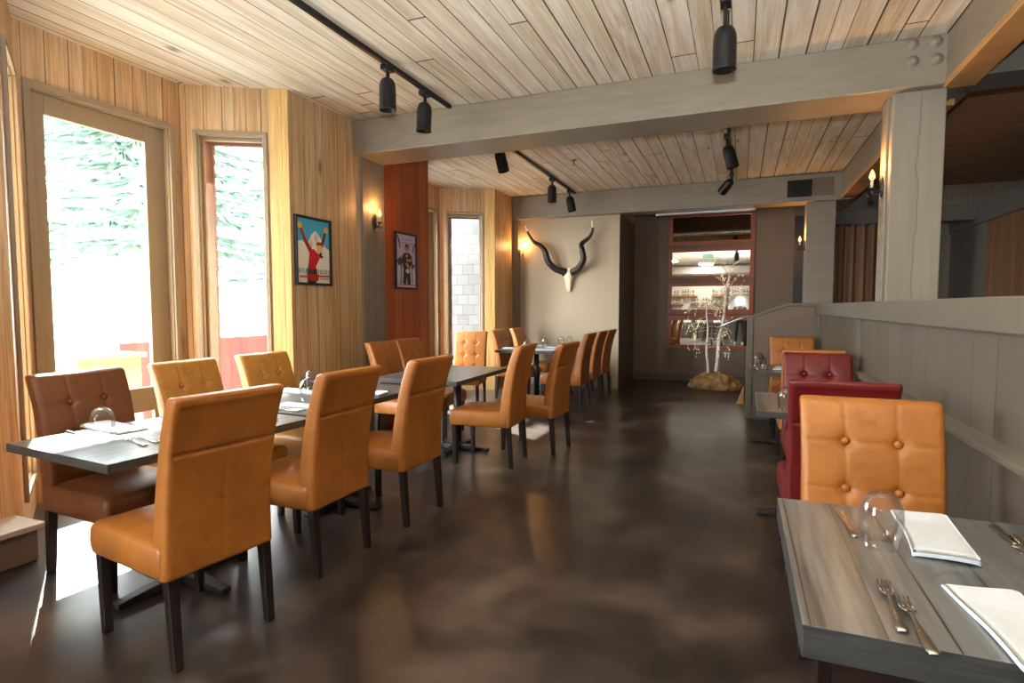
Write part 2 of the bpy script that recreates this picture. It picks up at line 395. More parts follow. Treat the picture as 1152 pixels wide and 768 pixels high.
def wall_open(name, A, B, L, mat, o=None, zt=ZC, th=.12, s0=0):
    """wall along A-B with an opening o = (sa, sb, za, zb)"""
    m = MB()
    if not o: m.wbox(A, B, s0, L, 0, zt, 0, th)
    else:
        sa, sb, za, zb = o
        m.wbox(A, B, s0, sa, 0, zt, 0, th); m.wbox(A, B, sb, L, 0, zt, 0, th)
        m.wbox(A, B, sa, sb, zb, zt, 0, th)
        if za > 0: m.wbox(A, B, sa, sb, 0, za, 0, th)
    return struct(m.build(name, mat))
def dist(A, B): return math.hypot(B[0] - A[0], B[1] - A[1])
PORTALS = []
def window(n, A, B, o, cw, sash, depth=.12, brown=False, rail=None):
    """casing, sash and pane in opening o of wall A-B; cw casing width, sash widths l, r, b, t"""
    sa, sb, za, zb = o
    PORTALS.append((A, B, o))
    m = MB(); c = .012
    m.wbox(A, B, sa - cw, sa + .004, za - cw, zb + cw, -.022, .0); m.wbox(A, B, sb - .004, sb + cw, za - cw, zb + cw, -.022, .0)
    m.wbox(A, B, sa, sb, zb - .004, zb + cw, -.022, 0); m.wbox(A, B, sa, sb, za - cw, za + .004, -.022, 0)
    # reveal lining
    m.wbox(A, B, sa, sa + c, za, zb, 0, depth); m.wbox(A, B, sb - c, sb, za, zb, 0, depth)
    m.wbox(A, B, sa, sb, zb - c, zb, 0, depth); m.wbox(A, B, sa, sb, za, za + c, 0, depth)
    w = struct(m.build('window_%d' % n, M['casing'], bevel=.004))
    l, r, b, t = sash; s = MB(); d0, d1 = .05, .09
    s.wbox(A, B, sa + c, sa + l, za + c, zb - c, d0, d1); s.wbox(A, B, sb - r, sb - c, za + c, zb - c, d0, d1)
    s.wbox(A, B, sa + l, sb - r, zb - t, zb - c, d0, d1); s.wbox(A, B, sa + l, sb - r, za + c, za + b, d0, d1)
    if rail: s.wbox(A, B, sa + l, sb - r, rail[0], rail[1], d0, d1)
    s.build('sash', M['casing'], w, bevel=.006)
    if brown:
        q = MB(); q.wbox(A, B, sa + .0, sa + .07, za, zb, .16, .22); q.wbox(A, B, sa, sb, zb - .05, zb, .16, .22)
        q.build('outer_mullion', M['mullion'], w, bevel=.004)
    MB().wbox(A, B, sa + l - .01, sb - r + .01, za + b - .01, zb - t + .01, .067, .071).build('pane', M['pane'], w)
    return w

def bay(y0, n, pre):
    """the recessed bay whose near corner on the room line is at y0"""
    xr, xb = -3.7, -4.47
    A0, A1, A2, A3 = (xr, y0), (xb, y0 + .47), (xb, y0 + 1.67), (xr - .06, y0 + 2.09)
    # walls are listed so that their left side (A->B) points outdoors
    L1 = dist(A0, A1); o1 = (.17, L1 - .17, .26, 2.83)
    wall_open('wall_%s_bay_near' % pre, A0, A1, L1, W['wall'], o1)
    window(n, A0, A1, o1, .035, (.05, .04, .06, .05))
    L2 = dist(A1, A2); o2 = (.075, L2 - .115, .26, 2.845)
    wall_open('wall_%s_bay' % pre, A1, A2, L2, W['wall'], o2)
    window(n + 1, A1, A2, o2, .04, (.115, .175, .1, .15), rail=(.50, .70))
    L3 = dist(A2, A3); o3 = (.125, L3 - .155, .26, 2.845)
    wall_open('wall_%s_bay_far' % pre, A2, A3, L3, W['wall'], o3)
    window(n + 2, A2, A3, o3, .03, (.035, .03, .05, .04), brown=True)
    # pale trim boards where the bay meets the room wall
    m = MB(); m.wbox(A2, A3, L3 - .105, L3 + .0, 0, ZC, -.02, 0); struct(m.build('trim_%d' % n, W['trim'], bevel=.004))
    m = MB(); m.wbox(A2, A3, L3 + .003, L3 + .06, 0, ZC, -.03, .03); struct(m.build('trim_%d' % (n + 1), W['trim'], bevel=.006))
bay(1.86, 1, 'left_first')
bay(6.36, 4, 'left_second')
def ywall(name, x, y0, y1, mat, th=.12, z0=0, z1=ZC):
    return struct(MB().wbox((x, y0), (x, y1), 0, y1 - y0, z0, z1, 0, th).build(name, mat))
# near part of the left wall with a window behind the camera
wall_open('wall_left_near', (-3.7, -6.2), (-3.7, 1.86), 8.06, W['wall'], (3.2, 5.3, .7, 2.85))
window(7, (-3.7, -6.2), (-3.7, 1.86), (3.2, 5.3, .7, 2.85), .05, (.1, .1, .1, .1))
ywall('wall_left_poster', -3.7, 3.96, 4.96, W['wall'])
struct(MB().box(-3.84, -3.665, 4.96, 5.345, 0, ZC, 0, 'yz').build('pilaster', W['pilaster']))
ywall('wall_left_red', -3.7, 5.345, 6.36, W['red'])
ywall('wall_left_far', -3.7, 8.46, 9.24, W['wall'])
struct(MB().box(-3.84, -3.60, 9.24, 9.345, 0, ZC, 0, 'yz').build('pilaster', W['pilaster']))
# low stone-topped plinth along the near left wall
struct(MB().box(-3.7, -3.47, -6.2, 1.81, 0, .175).build('plinth', M['umber'], bevel=.01))
struct(MB().box(-3.72, -3.44, -6.2, 1.83, .175, .21).build('trim_plinth_cap', M['rope'], bevel=.008))
# cream wall with the horns
struct(MB().box(-3.72, -1.86, 9.345, 10.8, 0, ZC, 0).build('wall_back_cream', M['plaster']))
struct(MB().box(-1.90, -1.853, 9.335, 10.8, 0, 2.88).build('trim_1_corner', M['charcoal']))
struct(MB().box(-1.95, -1.85, 9.325, 9.345, 0, 2.88).build('trim_2_corner', M['plaster'], bevel=.004))
struct(MB().box(-3.6, -1.95, 9.325, 9.345, 0, .21).build('baseboard_back', M['beam'], bevel=.004))
struct(MB().box(-1.9, .83, 10.77, 10.9, 0, ZC).build('wall_back', M['umber']))
struct(MB().box(-1.86, .8, 10.755, 10.77, 0, .13).build('baseboard_alcove', M['charcoal'], bevel=.004))
struct(MB().box(.83, 1.12, 10.84, 10.97, 0, 2.9).build('dark_gap_panel', M['leg'], bevel=.006))  # dark panel added for the shade in the narrow opening
struct(MB().box(.83, 1.12, 10.84, 10.97, 2.9, ZC).build('wall_above_gap', M['umber']))
struct(MB().box(1.12, 5.1, 10.85, 10.97, 0, ZC, 0, 'xz').build('wall_back_side_room', W['pilaster']))
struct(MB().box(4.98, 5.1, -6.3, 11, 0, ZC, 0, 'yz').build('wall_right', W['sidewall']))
struct(MB().box(-3.8, 5.1, -6.3, -6.18, 0, ZC).build('wall_front', M['white']))
# beams
b = struct(MB().box(-3.7, 1.42, 4.86, 5.345, 2.905, ZC).build('beam', M['beam'], bevel=.012))
for x, z in ((1.085, 3.205), (1.225, 3.20), (1.09, 3.085), (1.23, 3.08)):
    q = MB(); mt = Matrix.Translation((x, 4.862, z)) @ Matrix.Rotation(PI / 2, 4, 'X')
    q.lathe([(0, .026), (.012, .025), (.022, .02), (.026, .008), (.04, .006), (.042, 0)], 24, 0, mt)
    q.build('bolt', M['beam'], b)
struct(MB().box(-3.7, 1.42, 9.2, 9.56, 2.865, ZC).build('beam', M['beam'], bevel=.012))
struct(MB().box(1.29, 1.52, -6.2, 10.85, 2.925, ZC).build('beam', M['beam'], bevel=.01))
struct(MB().box(1.285, 1.47, -6.2, 4.9, 2.88, 2.93, 0, 'zy').build('trim_3', W['orange'], bevel=.006))
struct(MB().box(1.285, 1.47, 5.3, 9.3, 2.88, 2.93, 0, 'zy').build('trim_4', W['orange'], bevel=.006))
# side-room timbers
struct(MB().box(1.42, 5.0, 4.75, 5.1, 2.9, ZC).build('beam', M['charcoal'], bevel=.01))
struct(MB().box(1.24, 3.0, 9.68, 9.84, 2.56, 2.78).build('beam', M['charcoal'], bevel=.01))
struct(MB().box(3.0, 3.2, 6.2, 10.85, 2.5, 2.78).build('beam', M['charcoal'], bevel=.01))
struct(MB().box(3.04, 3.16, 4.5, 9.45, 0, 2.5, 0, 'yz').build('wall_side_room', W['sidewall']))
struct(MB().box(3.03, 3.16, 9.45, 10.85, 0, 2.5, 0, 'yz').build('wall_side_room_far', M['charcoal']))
# posts
p = struct(MB().box(1.0, 1.325, 4.95, 5.26, 0, 2.91).build('column', M['post'], bevel=.008))
MB().box(.982, 1.0, 5.03, 5.2, 0, 2.9).build('backing_board', M['beam'], p, bevel=.004)
struct(MB().box(.86, 1.235, 9.26, 9.52, 0, 2.87).build('column', M['beam'], bevel=.008))
# half wall: boards, top rail, stiles and lower ledge
hw = struct(MB().box(.845, .97, -5.5, 7.5, 0, 1.3, 0, 'yz').build('half_wall', W['greyboard']))
MB().box(.80, 1.02, -5.5, 7.45, 1.27, 1.395).build('top_rail', M['rail'], hw, bevel=.008)
for y0, y1 in ((7.28, 7.38), (4.9, 4.98), (2.0, 2.08), (-1, -.92)):
    MB().box(.825, .85, y0, y1, 0, 1.27).build('stile', M['rail'], hw, bevel=.004)
m = MB(); m.hexa([(.80, -5.5, .845), (.85, -5.5, .845), (.85, 7.38, .845), (.80, 7.38, .845), (.80, -5.5, .870), (.85, -5.5, .895), (.85, 7.38, .895), (.80, 7.38, .870)])
m.build('ledge', M['rail'], hw, bevel=.004)
# return wall with a sloped shoulder
m = MB(); Ry = Matrix(((1, 0, 0, 0), (0, 0, -1, 7.52), (0, 1, 0, 0), (0, 0, 0, 1)))
m.prism([(.10, 0), (.85, 0), (.85, 1.375), (.51, 1.375), (.10, 1.225)], .12, Ry)
rw = struct(m.build('half_wall_return', M['umber']))
m = MB(); R2 = Matrix(((1, 0, 0, 0), (0, 0, -1, 7.54), (0, 1, 0, 0), (0, 0, 0, 1)))
m.prism([(.09, 1.212), (.51, 1.367), (.85, 1.367), (.85, 1.402), (.505, 1.402), (.08, 1.245)], .16, R2)
m.build('cap', M['rail'], rw, bevel=.004)
MB().box(.085, .155, 7.385, 7.53, 0, 1.235).build('newel', M['rail'], rw, bevel=.006)
MB().box(.15, .83, 7.39, 7.402, 0, .14).build('skirting', M['rail'], rw, bevel=.003)
h = MB(); h.tube([(.12, 7.45, 1.265), (.0, 7.46, 1.215), (-.25, 7.5, 1.10)], .016, 10)
h.tube([(.10, 7.45, 1.20), (.10, 7.45, 1.255)], .01, 8)
tag(h.build('handrail', M['alu']), 'slim pale metal handrail sloping down from the end of the taupe half wall', 'handrail')
# wooden wedge by the newel
w = MB(); w.prism([(-.02, 0), (.075, 0), (.075, .28)], .05, Matrix(((1, 0, 0, 0), (0, 0, -1, 8.5), (0, 1, 0, 0), (0, 0, 0, 1))))
tag(w.build('wooden_wedge', W['orange'], bevel=.004), 'small orange wooden wedge on the floor beside the half wall end', 'wedge')
# metal strip added as the highlight on the far beam's lower edge
tag(MB().box(-1.3, .19, 9.47, 9.53, 2.825, 2.866).build('highlight_strip', M['alu'], bevel=.01), 'bright metal strip added as the highlight under the far taupe beam above the mirrors', 'rail')
# vent on the far beam
v = thing('vent_grille', 'dark square air vent in the far beam beside the ceiling corner', 'vent', (.76, 9.2, 3.06))
MB().box(-.165, .155, -.02, 0, -.125, .115).build('frame', M['vent'], v, bevel=.004)
m = MB()
for k in range(9): m.obox(Matrix.Translation((-.005, -.024, -.095 + k * .023)) @ Matrix.Rotation(.6, 4, 'X'), .28, .014, .004)
m.build('slats', M['inside'], v)
MB().box(.17, .43, -.015, 0, -.12, .13).build('blank_panel', M['umber'], v, bevel=.003)
# ---------------------------------------------------------------- dining chairs
HW = .23
PROF = [(.335, -.262, .098), (.42, -.263, .098), (.50, -.265, .096), (.60, -.272, .092), (.70, -.286, .088), (.80, -.305, .084), (.88, -.325, .08), (.95, -.348, .077), (1.015, -.373, .074)]
def prof(z):
    for (a, b) in zip(PROF, PROF[1:]):
        if z <= b[0] + 1e-9:
            k = (z - a[0]) / (b[0] - a[0]); return (a[1] + (b[1] - a[1]) * k, a[2] + (b[2] - a[2]) * k)
    return PROF[-1][1:]
BX = (-.083, .083); BZ = (.865, .70, .545)
def sstep(a, b, x):
    x = max(0, min(1, (x - a) / (b - a))); return x * x * (3 - 2 * x)
def make_back():
    nf, nr, nc, M_ = 56, 44, 5, 90
    zt = 1.015
    rows = []
    for i in range(M_ + 1): rows.append((.345 + (zt - .02 - .345) * i / M_, 0))
    R = .02
    rows = [(.336, .012), (.339, .004)] + rows
    for k in range(1, 7):
        a = PI / 2 * k / 6; rows.append((zt - R + R * math.sin(a), R * (1 - math.cos(a))))
    vs = []; n = 0
    for z, ins in rows:
        yr, th = prof(z); r = .02
        hw = HW - min(ins, .03) * .5 - .006 * math.sin(PI * min(1, max(0, (z - .34) / .67)))
        y0 = yr + ins; y1 = yr + th - ins * 1.0
        r = min(r, (y1 - y0) / 2 * .98)
        ring = []
        for i in range(nf + 1):                       # front, +x to -x
            x = (hw - r) * (1 - 2 * i / nf)
            d = 0
            if .44 < z:
                fade = sstep(.46, .52, z)
                for bx in BX:
                    for bz in BZ:
                        rr = (x - bx) ** 2 + (z - bz) ** 2
                        d -= .016 * math.exp(-rr / .022 ** 2) + .006 * math.exp(-rr / .045 ** 2)
                    d -= .0035 * math.exp(-((x - bx) / .006) ** 2)
                for bz in BZ: d -= .003 * math.exp(-((z - bz) / .007) ** 2)
                px = abs(math.cos(PI * (x - .083) / .166)) if False else 1 - abs(((x / .166 + .5) % 1) - .5) * 0
                d += .006 * (1 - ((x) / HW) ** 2)
                d *= fade
            ring.append((x, y1 + d * (1 - min(1, ins / .02)), z))
        for k in range(1, nc):
            a = PI / 2 * k / nc; ring.append((-(hw - r) - r * math.sin(a), y1 - r + r * math.cos(a), z))
        for k in range(0, nc):
            a = PI / 2 * k / nc; ring.append((-(hw - r) - r * math.cos(a), y0 + r - r * math.sin(a), z))
        for i in range(nr + 1):
            x = -(hw - r) * (1 - 2 * i / nr); d = 0
            d += .0075 * math.exp(-((z - .80) / .007) ** 2) - .004 * math.exp(-((z - .985) / .007) ** 2)
            if z < .80: d += .0045 * math.exp(-(x / .006) ** 2)
            d -= .004 * math.sin(x * 23 + z * 9) * math.sin(z * 11) * .5
            ring.append((x, y0 + d * (1 - min(1, ins / .02)), z))
        for k in range(1, nc):
            a = PI / 2 * k / nc; ring.append(((hw - r) + r * math.sin(a), y0 + r - r * math.cos(a), z))
        for k in range(0, nc):
            a = PI / 2 * k / nc; ring.append(((hw - r) + r * math.cos(a), y1 - r + r * math.sin(a), z))
        n = len(ring); vs += ring
    fs = []
    for i in range(len(rows) - 1):
        for k in range(n):
            fs.append((i * n + (k + 1) % n, i * n + k, (i + 1) * n + k, (i + 1) * n + (k + 1) % n))
    fs.append(tuple(range(n))); fs.append(tuple((len(rows) - 1) * n + k for k in reversed(range(n))))
    m = MB(); m.add(vs, fs, 0, None, True); return m
def make_seat():
    """cushioned seat, slightly crowned, rounded rim"""
    m = MB(); nx, ny = 24, 24; x1 = .233; ya, yb = -.24, .295; zb, zt = .335, .468
    rows = [(zb, .016), (zb + .004, .005), (zb + .014, 0), (.40, -.004), (zt - .03, -.002), (zt - .014, .004), (zt - .004, .014), (zt, .028)]
    def ring(z, ins):
        hx = x1 - ins; y0 = ya + ins; y1 = yb - ins; r = .03; out = []
        for cx, cy, a0 in ((hx - r, y1 - r, 0), (-hx + r, y1 - r, 1), (-hx + r, y0 + r, 2), (hx - r, y0 + r, 3)):
            for k in range(7):
                a = PI / 2 * (a0 + k / 6); out.append((cx + r * math.cos(a), cy + r * math.sin(a), z))
        return out
    vs = []; n = 28
    for z, i in rows: vs += ring(z, i)
    fs = []
    for i in range(len(rows) - 1):
        for k in range(n): fs.append((i * n + k, i * n + (k + 1) % n, (i + 1) * n + (k + 1) % n, (i + 1) * n + k))
    fs.append(tuple(reversed(range(n))))
    top = (len(rows) - 1) * n
    base = list(range(top, top + n))
    for q, (s, dz) in enumerate(((.8, .010), (.5, .017), (.2, .02))):
        o = len(vs)
        for k in base if False else range(n):
            p = vs[top + k]; cy = (ya + yb) / 2
            vs.append((p[0] * s, cy + (p[1] - cy) * s, zt + dz))
        pr = top if q == 0 else o - n
        for k in range(n): fs.append((pr + k, pr + (k + 1) % n, o + (k + 1) % n, o + k))
    fs.append(tuple(range(len(vs) - n, len(vs))))
    m.add(vs, fs, 0, None, True); return m
def make_leg(x, yt, yb):
    m = MB(); a, b = .021, .0165
    c = [(x - b, yb - b, 0), (x + b, yb - b, 0), (x + b, yb + b, 0), (x - b, yb + b, 0), (x - a, yt - a, .345), (x + a, yt - a, .345), (x + a, yt + a, .345), (x - a, yt + a, .345)]
    return m.hexa(c)
def make_chair(name, mat, label, loc, rz):
    t = thing(name, label, 'chair', loc, rz)
    make_seat().build('seat', mat, t)
    bk = make_back().build('backrest', mat, t)
    for bz in BZ:
        for bx in BX:
            yr, th = prof(bz)
            m = MB(); mt = Matrix.Translation((bx, yr + th - .012, bz)) @ Matrix.Rotation(-PI / 2, 4, 'X')
            m.lathe([(.0145, 0), (.0145, .005), (.0125, .0095), (.008, .0125), (.0, .0135)], 16, 0, mt)
            m.build('button', mat, bk)
    for x in (-.198, .198):
        make_leg(x, .258, .25).build('leg', M['leg'], t, bevel=.003)
        make_leg(x, -.236, -.262).build('leg', M['leg'], t, bevel=.003)
    return t
def recolour(root, mat):
    """gives a copied chair leather of its own"""
    for ch in root.children:
        if ch.name.startswith('leg'): continue
        ch.data = ch.data.copy(); ch.data.materials[0] = mat
        for g in ch.children:
            g.data = g.data.copy(); g.data.materials[0] = mat
FW, FE, FS, FN = PI / 2, -PI / 2, PI, 0.0        # sitter faces -x, +x, -y, +y
D = math.radians
chair0 = make_chair('dining_chair', M['amber'], 'large amber chair seen from behind at the near end of the left table', (-2.155, 1.66, 0), FW - D(8))
G1 = 'tufted leather dining chairs'
chair0['group'] = G1; chair0.scale = (1, 1, 1.022)
def chair(x, y, rz, label, mat=None, hz=1.0):
    c = dup(chair0, (x, y, 0), rz, label, G1, (1, 1, hz))
    if mat: recolour(c, mat)
    return c
chair(-2.195, 2.41, FW - D(1), 'second amber chair from the camera on the aisle side of the long left table', hz=1.022)
chair(-2.14, 3.15, FW - D(2), 'third amber chair on the aisle side, at the far end of the long left table', hz=1.025)
chair(-2.03, 4.54, FW + D(3), 'amber chair in side view at the bare middle table, its whole seat visible', hz=1.02)
chair(-1.80, 5.10, FW - D(4), 'amber chair pulled out into the aisle behind the side-on chair of the bare middle table', hz=1.015)
chair(-2.15, 7.31, FW, 'nearest of three amber chairs on the aisle side of the far set table, half hidden')
chair(-2.15, 7.99, FW - D(1), 'middle of three amber chairs on the aisle side of the far set table')
chair(-2.15, 8.62, FW - D(2), 'farthest chair on the aisle side of the far set table')
chair(-2.98, 1.93, FE - D(3), 'darker brown leather chair facing us at the near left, in front of the big window', M['brown'])
chair(-3.0, 2.60, FE + D(2), 'amber chair in front of the big window next to the dark brown chair', M['lit_amber'])
chair(-3.0, 3.24, FE, 'amber chair in front of the narrow window, third along the left table', M['lit_amber'])
chair(-3.0, 4.76, FE, 'amber chair against the red wood wall, nearer of the two there')
chair(-3.06, 5.32, FE, 'amber chair mostly hidden behind another against the red wood wall under the skier picture')
chair(-3.42, 6.86, FS + D(14), 'amber chair with six buttons facing us in front of the bright far window')
chair(-3.07, 7.86, FE, 'left of two amber chairs by the far wood wall at the set far table')
chair(-3.07, 8.66, FE, 'right of two amber chairs by the far wood wall, next to the cream wall')
chair(.455, 2.13, FS, 'large amber tufted chair facing us behind the front right table')
chair(.455, 3.33, FN, 'dark red leather chair with its plain back turned to us behind the large amber chair', M['red'])
chair(.54, 4.43, FS, 'dark red tufted chair facing us, beyond the other red chair', M['red'])
chair(.555, 5.42, FN, 'amber chair with its back to us right behind the red tufted chair')
chair(.56, 6.86, FS, 'farthest amber chair on the right, against the end of the half wall')

# ---------------------------------------------------------------- tables
def make_table(name, label, loc, sx, sy, ped=((0, 0),), rz=0, th=.038):
    t = thing(name, label, 'table', loc, rz)
    m = MB(); m.box(-sx / 2, sx / 2, -sy / 2, sy / 2, .75 - th, .75, 0, 'xy')
    m.mi = [1, 0, 1, 1, 1, 1]; m.build('tabletop', [W['table'], M['edge']], t, bevel=.0025)
    for px, py in ped:
        m = MB(); m.tube([(px, py, .05), (px, py, .75 - th)], .038, 16)
        m.lathe([(.0, .723 - th), (.11, .723 - th), (.13, .738 - th), (.13, .75 - th)], 20, 0, Matrix.Translation((px, py, 0)))
        m.build('column', M['iron'], t)
        m = MB()
        for a in (0, PI / 2, PI, 3 * PI / 2):
            d = Vector((math.cos(a), math.sin(a), 0)); s = Vector((-d.y, d.x, 0)); c = Vector((px, py, 0))
            q = [c + s * -.036, c + d * .32 + s * -.026, c + d * .32 + s * .026, c + s * .036]
            b_ = [p + Vector((0, 0, .008)) for p in q]
            u_ = [q[0] + Vector((0, 0, .06)), q[1] + Vector((0, 0, .03)), q[2] + Vector((0, 0, .03)), q[3] + Vector((0, 0, .06))]
            m.hexa([tuple(p) for p in b_ + u_])
            m.tube([c + d * .295, c + d * .295 + Vector((0, 0, .012))], .022, 10)
        m.lathe([(.06, .01), (.06, .062), (.05, .075), (.0, .08)], 16, 0, Matrix.Translation((px, py, 0)))
        m.build('cross_foot', M['iron'], t, bevel=.004)
    return t
make_table('dining_table', 'front half of the long left table, before the dark brown chair', (-2.605, 1.965, 0), .785, 1.04, ((.06, -.02),), rz=D(-4.5))
make_table('dining_table', 'far half of the long left table, beyond the seam in its top', (-2.645, 3.135, 0), .81, 1.24, ((.1, .0),), rz=D(-1))
make_table('dining_table', 'bare grey plank table in the middle of the left row, nothing on it', (-2.54, 4.66, 0), .80, 1.18, ((.06, .12),), rz=D(1.5))
make_table('dining_table', 'near half of the far left table with white napkins, by the cream wall', (-2.78, 7.75, 0), .86, .84, ((.05, 0),))
make_table('dining_table', 'far half of the far left table, closest to the cream wall', (-2.78, 8.6, 0), .86, .84, ((.05, 0),))
make_table('dining_table', 'large grey plank table at the lower right corner, set with forks and napkins', (.465, 1.58, 0), .68, .785, ((0, 0),), th=.066)
make_table('dining_table', 'small grey table on the right between the two red chairs', (.455, 4.0, 0), .69, .82, ((0, 0),))
make_table('dining_table', 'farthest table on the right near the half wall end, with two glasses', (.46, 6.15, 0), .69, .82, ((0, 0),))

# ---------------------------------------------------------------- place settings
def make_fork(L=.205):
    m = MB(); h = L - .075
    m.tube([(0, 0, .004), (0, .012, .0042), (0, .05, .0042), (0, h * .8, .0055), (0, h, .009), (0, h + .012, .0085)], [.0065, .0105, .009, .0042, .0034, .006], 10, flat=.28, up=(0, 0, 1))
    m.tube([(0, h + .008, .0085), (0, h + .018, .007), (0, h + .03, .0055)], [.006, .012, .0125], 10, flat=.16, up=(0, 0, 1))
    for k in range(4):
        x = -.0098 + k * .00653
        m.tube([(x, h + .026, .0058), (x, h + .045, .0048), (x, h + .062, .0055), (x, L, .0085)], [.0021, .0019, .0016, .0009], 6, flat=.7)
    return m
def make_knife(L=.225):
    m = MB()
    m.tube([(0, 0, .005), (0, .01, .0052), (0, .05, .005), (0, .095, .0045), (0, .1, .0045)], [.006, .0098, .0085, .0055, .0045], 10, flat=.42, up=(0, 0, 1))
    m.prism([(-.005, .098), (.005, .098), (.0062, .12), (.0115, .15), (.011, L - .02), (.006, L - .004), (-.001, L), (-.0055, L - .01)], .0016, Matrix.Translation((0, 0, .0035)))
    return m
def make_napkin(w=.132, l=.345):
    """folded linen: soft layered slab with a rounded fold at one end"""
    m = MB(); nx, ny = 14, 26
    H = .0135
    def top(u, v):
        x = -w / 2 + w * u; y = -l / 2 + l * v
        z = H + .0035 * math.sin(v * 5 + u * 2) + .005 * math.exp(-((v - .04) / .07) ** 2) + .002 * noise.noise((x * 14, y * 14, 3))
        e = min(u, 1 - u) * w; f = min(v, 1 - v) * l
        z -= .0025 * math.exp(-e / .003) + .004 * math.exp(-f / .004)
        return (x + .004 * math.sin(v * 4), y, z)
    vs = [top(i / nx, j / ny) for j in range(ny + 1) for i in range(nx + 1)]
    fs = [(j * (nx + 1) + i, j * (nx + 1) + i + 1, (j + 1) * (nx + 1) + i + 1, (j + 1) * (nx + 1) + i) for j in range(ny) for i in range(nx)]
    rim = [i for i in range(nx + 1)] + [j * (nx + 1) + nx for j in range(1, ny + 1)] + [ny * (nx + 1) + i for i in range(nx - 1, -1, -1)] + [j * (nx + 1) for j in range(ny - 1, 0, -1)]
    n = len(rim); prev = rim
    for li, (dz, out) in enumerate(((.0015, .002), (.003, -.0005), (.005, .0025), (.0065, -.0005), (.0085, .0022), (.0105, -.001))):
        o = len(vs)
        for k in rim:
            p = vs[k]; cx = Vector((p[0], p[1], 0)); d = cx.copy()
            d = Vector((max(-1, min(1, p[0] / (w / 2))) ** 5, max(-1, min(1, p[1] / (l / 2))) ** 5, 0))
            q = cx + d * out
            vs.append((q.x, q.y, max(.0008, p[2] - dz)))
        cur = list(range(o, o + n))
        for k in range(n): fs.append((prev[k], cur[k], cur[(k + 1) % n], prev[(k + 1) % n])[::-1])
        prev = cur
    fs.append(tuple(reversed(prev)))
    m.add(vs, fs, 0, None, True); return m
def make_tumbler(s=1.0):
    """stemless wine glass standing upside down: rim on the table"""
    m = MB()
    o = [(.034, 0), (.0385, .02), (.0425, .042), (.0435, .06), (.041, .078), (.034, .094), (.024, .104), (.016, .107), (.0, .1075)]
    i = [(.0, .1045), (.015, .104), (.023, .101), (.033, .0915), (.0397, .077), (.0422, .06), (.0412, .042), (.0372, .02), (.0328, 0)]
    m.lathe([(r * s, z * s) for r, z in o + i], 40, close=True)
    return m
fork0 = tag(make_fork().build('fork', M['steel']), '', 'fork', 'table forks')
knife0 = tag(make_knife().build('knife', M['steel']), '', 'knife', 'table knives')
napkin0 = tag(make_napkin().build('napkin', M['napkin']), '', 'napkin', 'folded white napkins')
glass0 = tag(make_tumbler(1.17).build('wine_glass', M['glass']), '', 'glass', 'upturned stemless glasses')
used = set()
def put(proto, x, y, rz, label, z=.7504, rx=0, ry=0):
    if proto.name in used:
        o = proto.copy(); COL.objects.link(o)
    else:
        o = proto; used.add(proto.name)
    if proto is glass0: o.scale = (1, 1, 1.12)
    if proto is fork0: o.scale = (1.2, 1.03, 1)
    o.location = (x, y, z); o.rotation_euler = (rx, ry, rz); o['label'] = label
    return o
# front right table
put(napkin0, .487, 1.785, D(-5), 'folded white napkin beside the upturned glass on the front right table')
put(napkin0, .505, 1.30, D(4), 'folded white napkin at the bottom right corner, right of the two forks')
put(fork0, .296, 1.222, D(-3), 'left of the two forks lying side by side on the front right table')
put(fork0, .329, 1.158, D(1), 'right of the two forks on the front right table, nearer the table edge')
put(knife0, .297, 1.69, D(4), 'knife left of the upturned glass on the front right table')
put(glass0, .346, 1.662, 0, 'large upturned stemless glass on the front right table')
put(fork0, .664, 1.925, D(180), 'dark fork at the right frame edge on the front right table, lying outermost')
put(fork0, .692, 1.87, D(174), 'dark fork at the right frame edge, crossing under the outermost one', z=.7506)
# front half of the long left table
put(napkin0, -2.9, 1.86, D(-96), 'folded white napkin behind the upturned glass before the brown chair')
put(glass0, -2.75, 1.715, 0, 'upturned glass in front of the brown chair on the long left table')
put(knife0, -3.04, 1.725, D(-98), 'knife lying left of the upturned glass before the brown chair')
put(fork0, -2.40, 1.675, D(76), 'nearer of two forks peeking out left of the big chair back')
put(fork0, -2.41, 1.735, D(78), 'farther of two forks peeking out left of the big chair back')
put(napkin0, -2.88, 2.36, D(-92), 'folded white napkin before the amber chair at the big window')
put(knife0, -2.99, 2.23, D(-92), 'knife beside the napkin before the amber chair at the big window')
put(napkin0, -2.45, 2.25, D(88), 'folded white napkin behind the big chair back on the long left table')
# far half
put(napkin0, -2.47, 2.70, D(90), 'folded white napkin seen between the two nearest aisle chairs')
put(glass0, -2.62, 2.92, 0, 'upturned glass half hidden by the second aisle chair')
put(glass0, -2.95, 3.33, 0, 'upturned glass before the chair at the narrow window')
put(napkin0, -2.9, 3.16, D(-90), 'folded white napkin before the chair at the narrow window')
put(napkin0, -2.45, 3.28, D(92), 'folded white napkin seen right of the second aisle chair')
put(fork0, -2.36, 2.57, D(88), 'nearer fork between the two nearest aisle chairs at the table edge')
put(fork0, -2.36, 2.61, D(90), 'farther fork between the two nearest aisle chairs at the table edge')
put(knife0, -2.33, 3.43, D(92), 'knife at the table edge right of the second aisle chair')
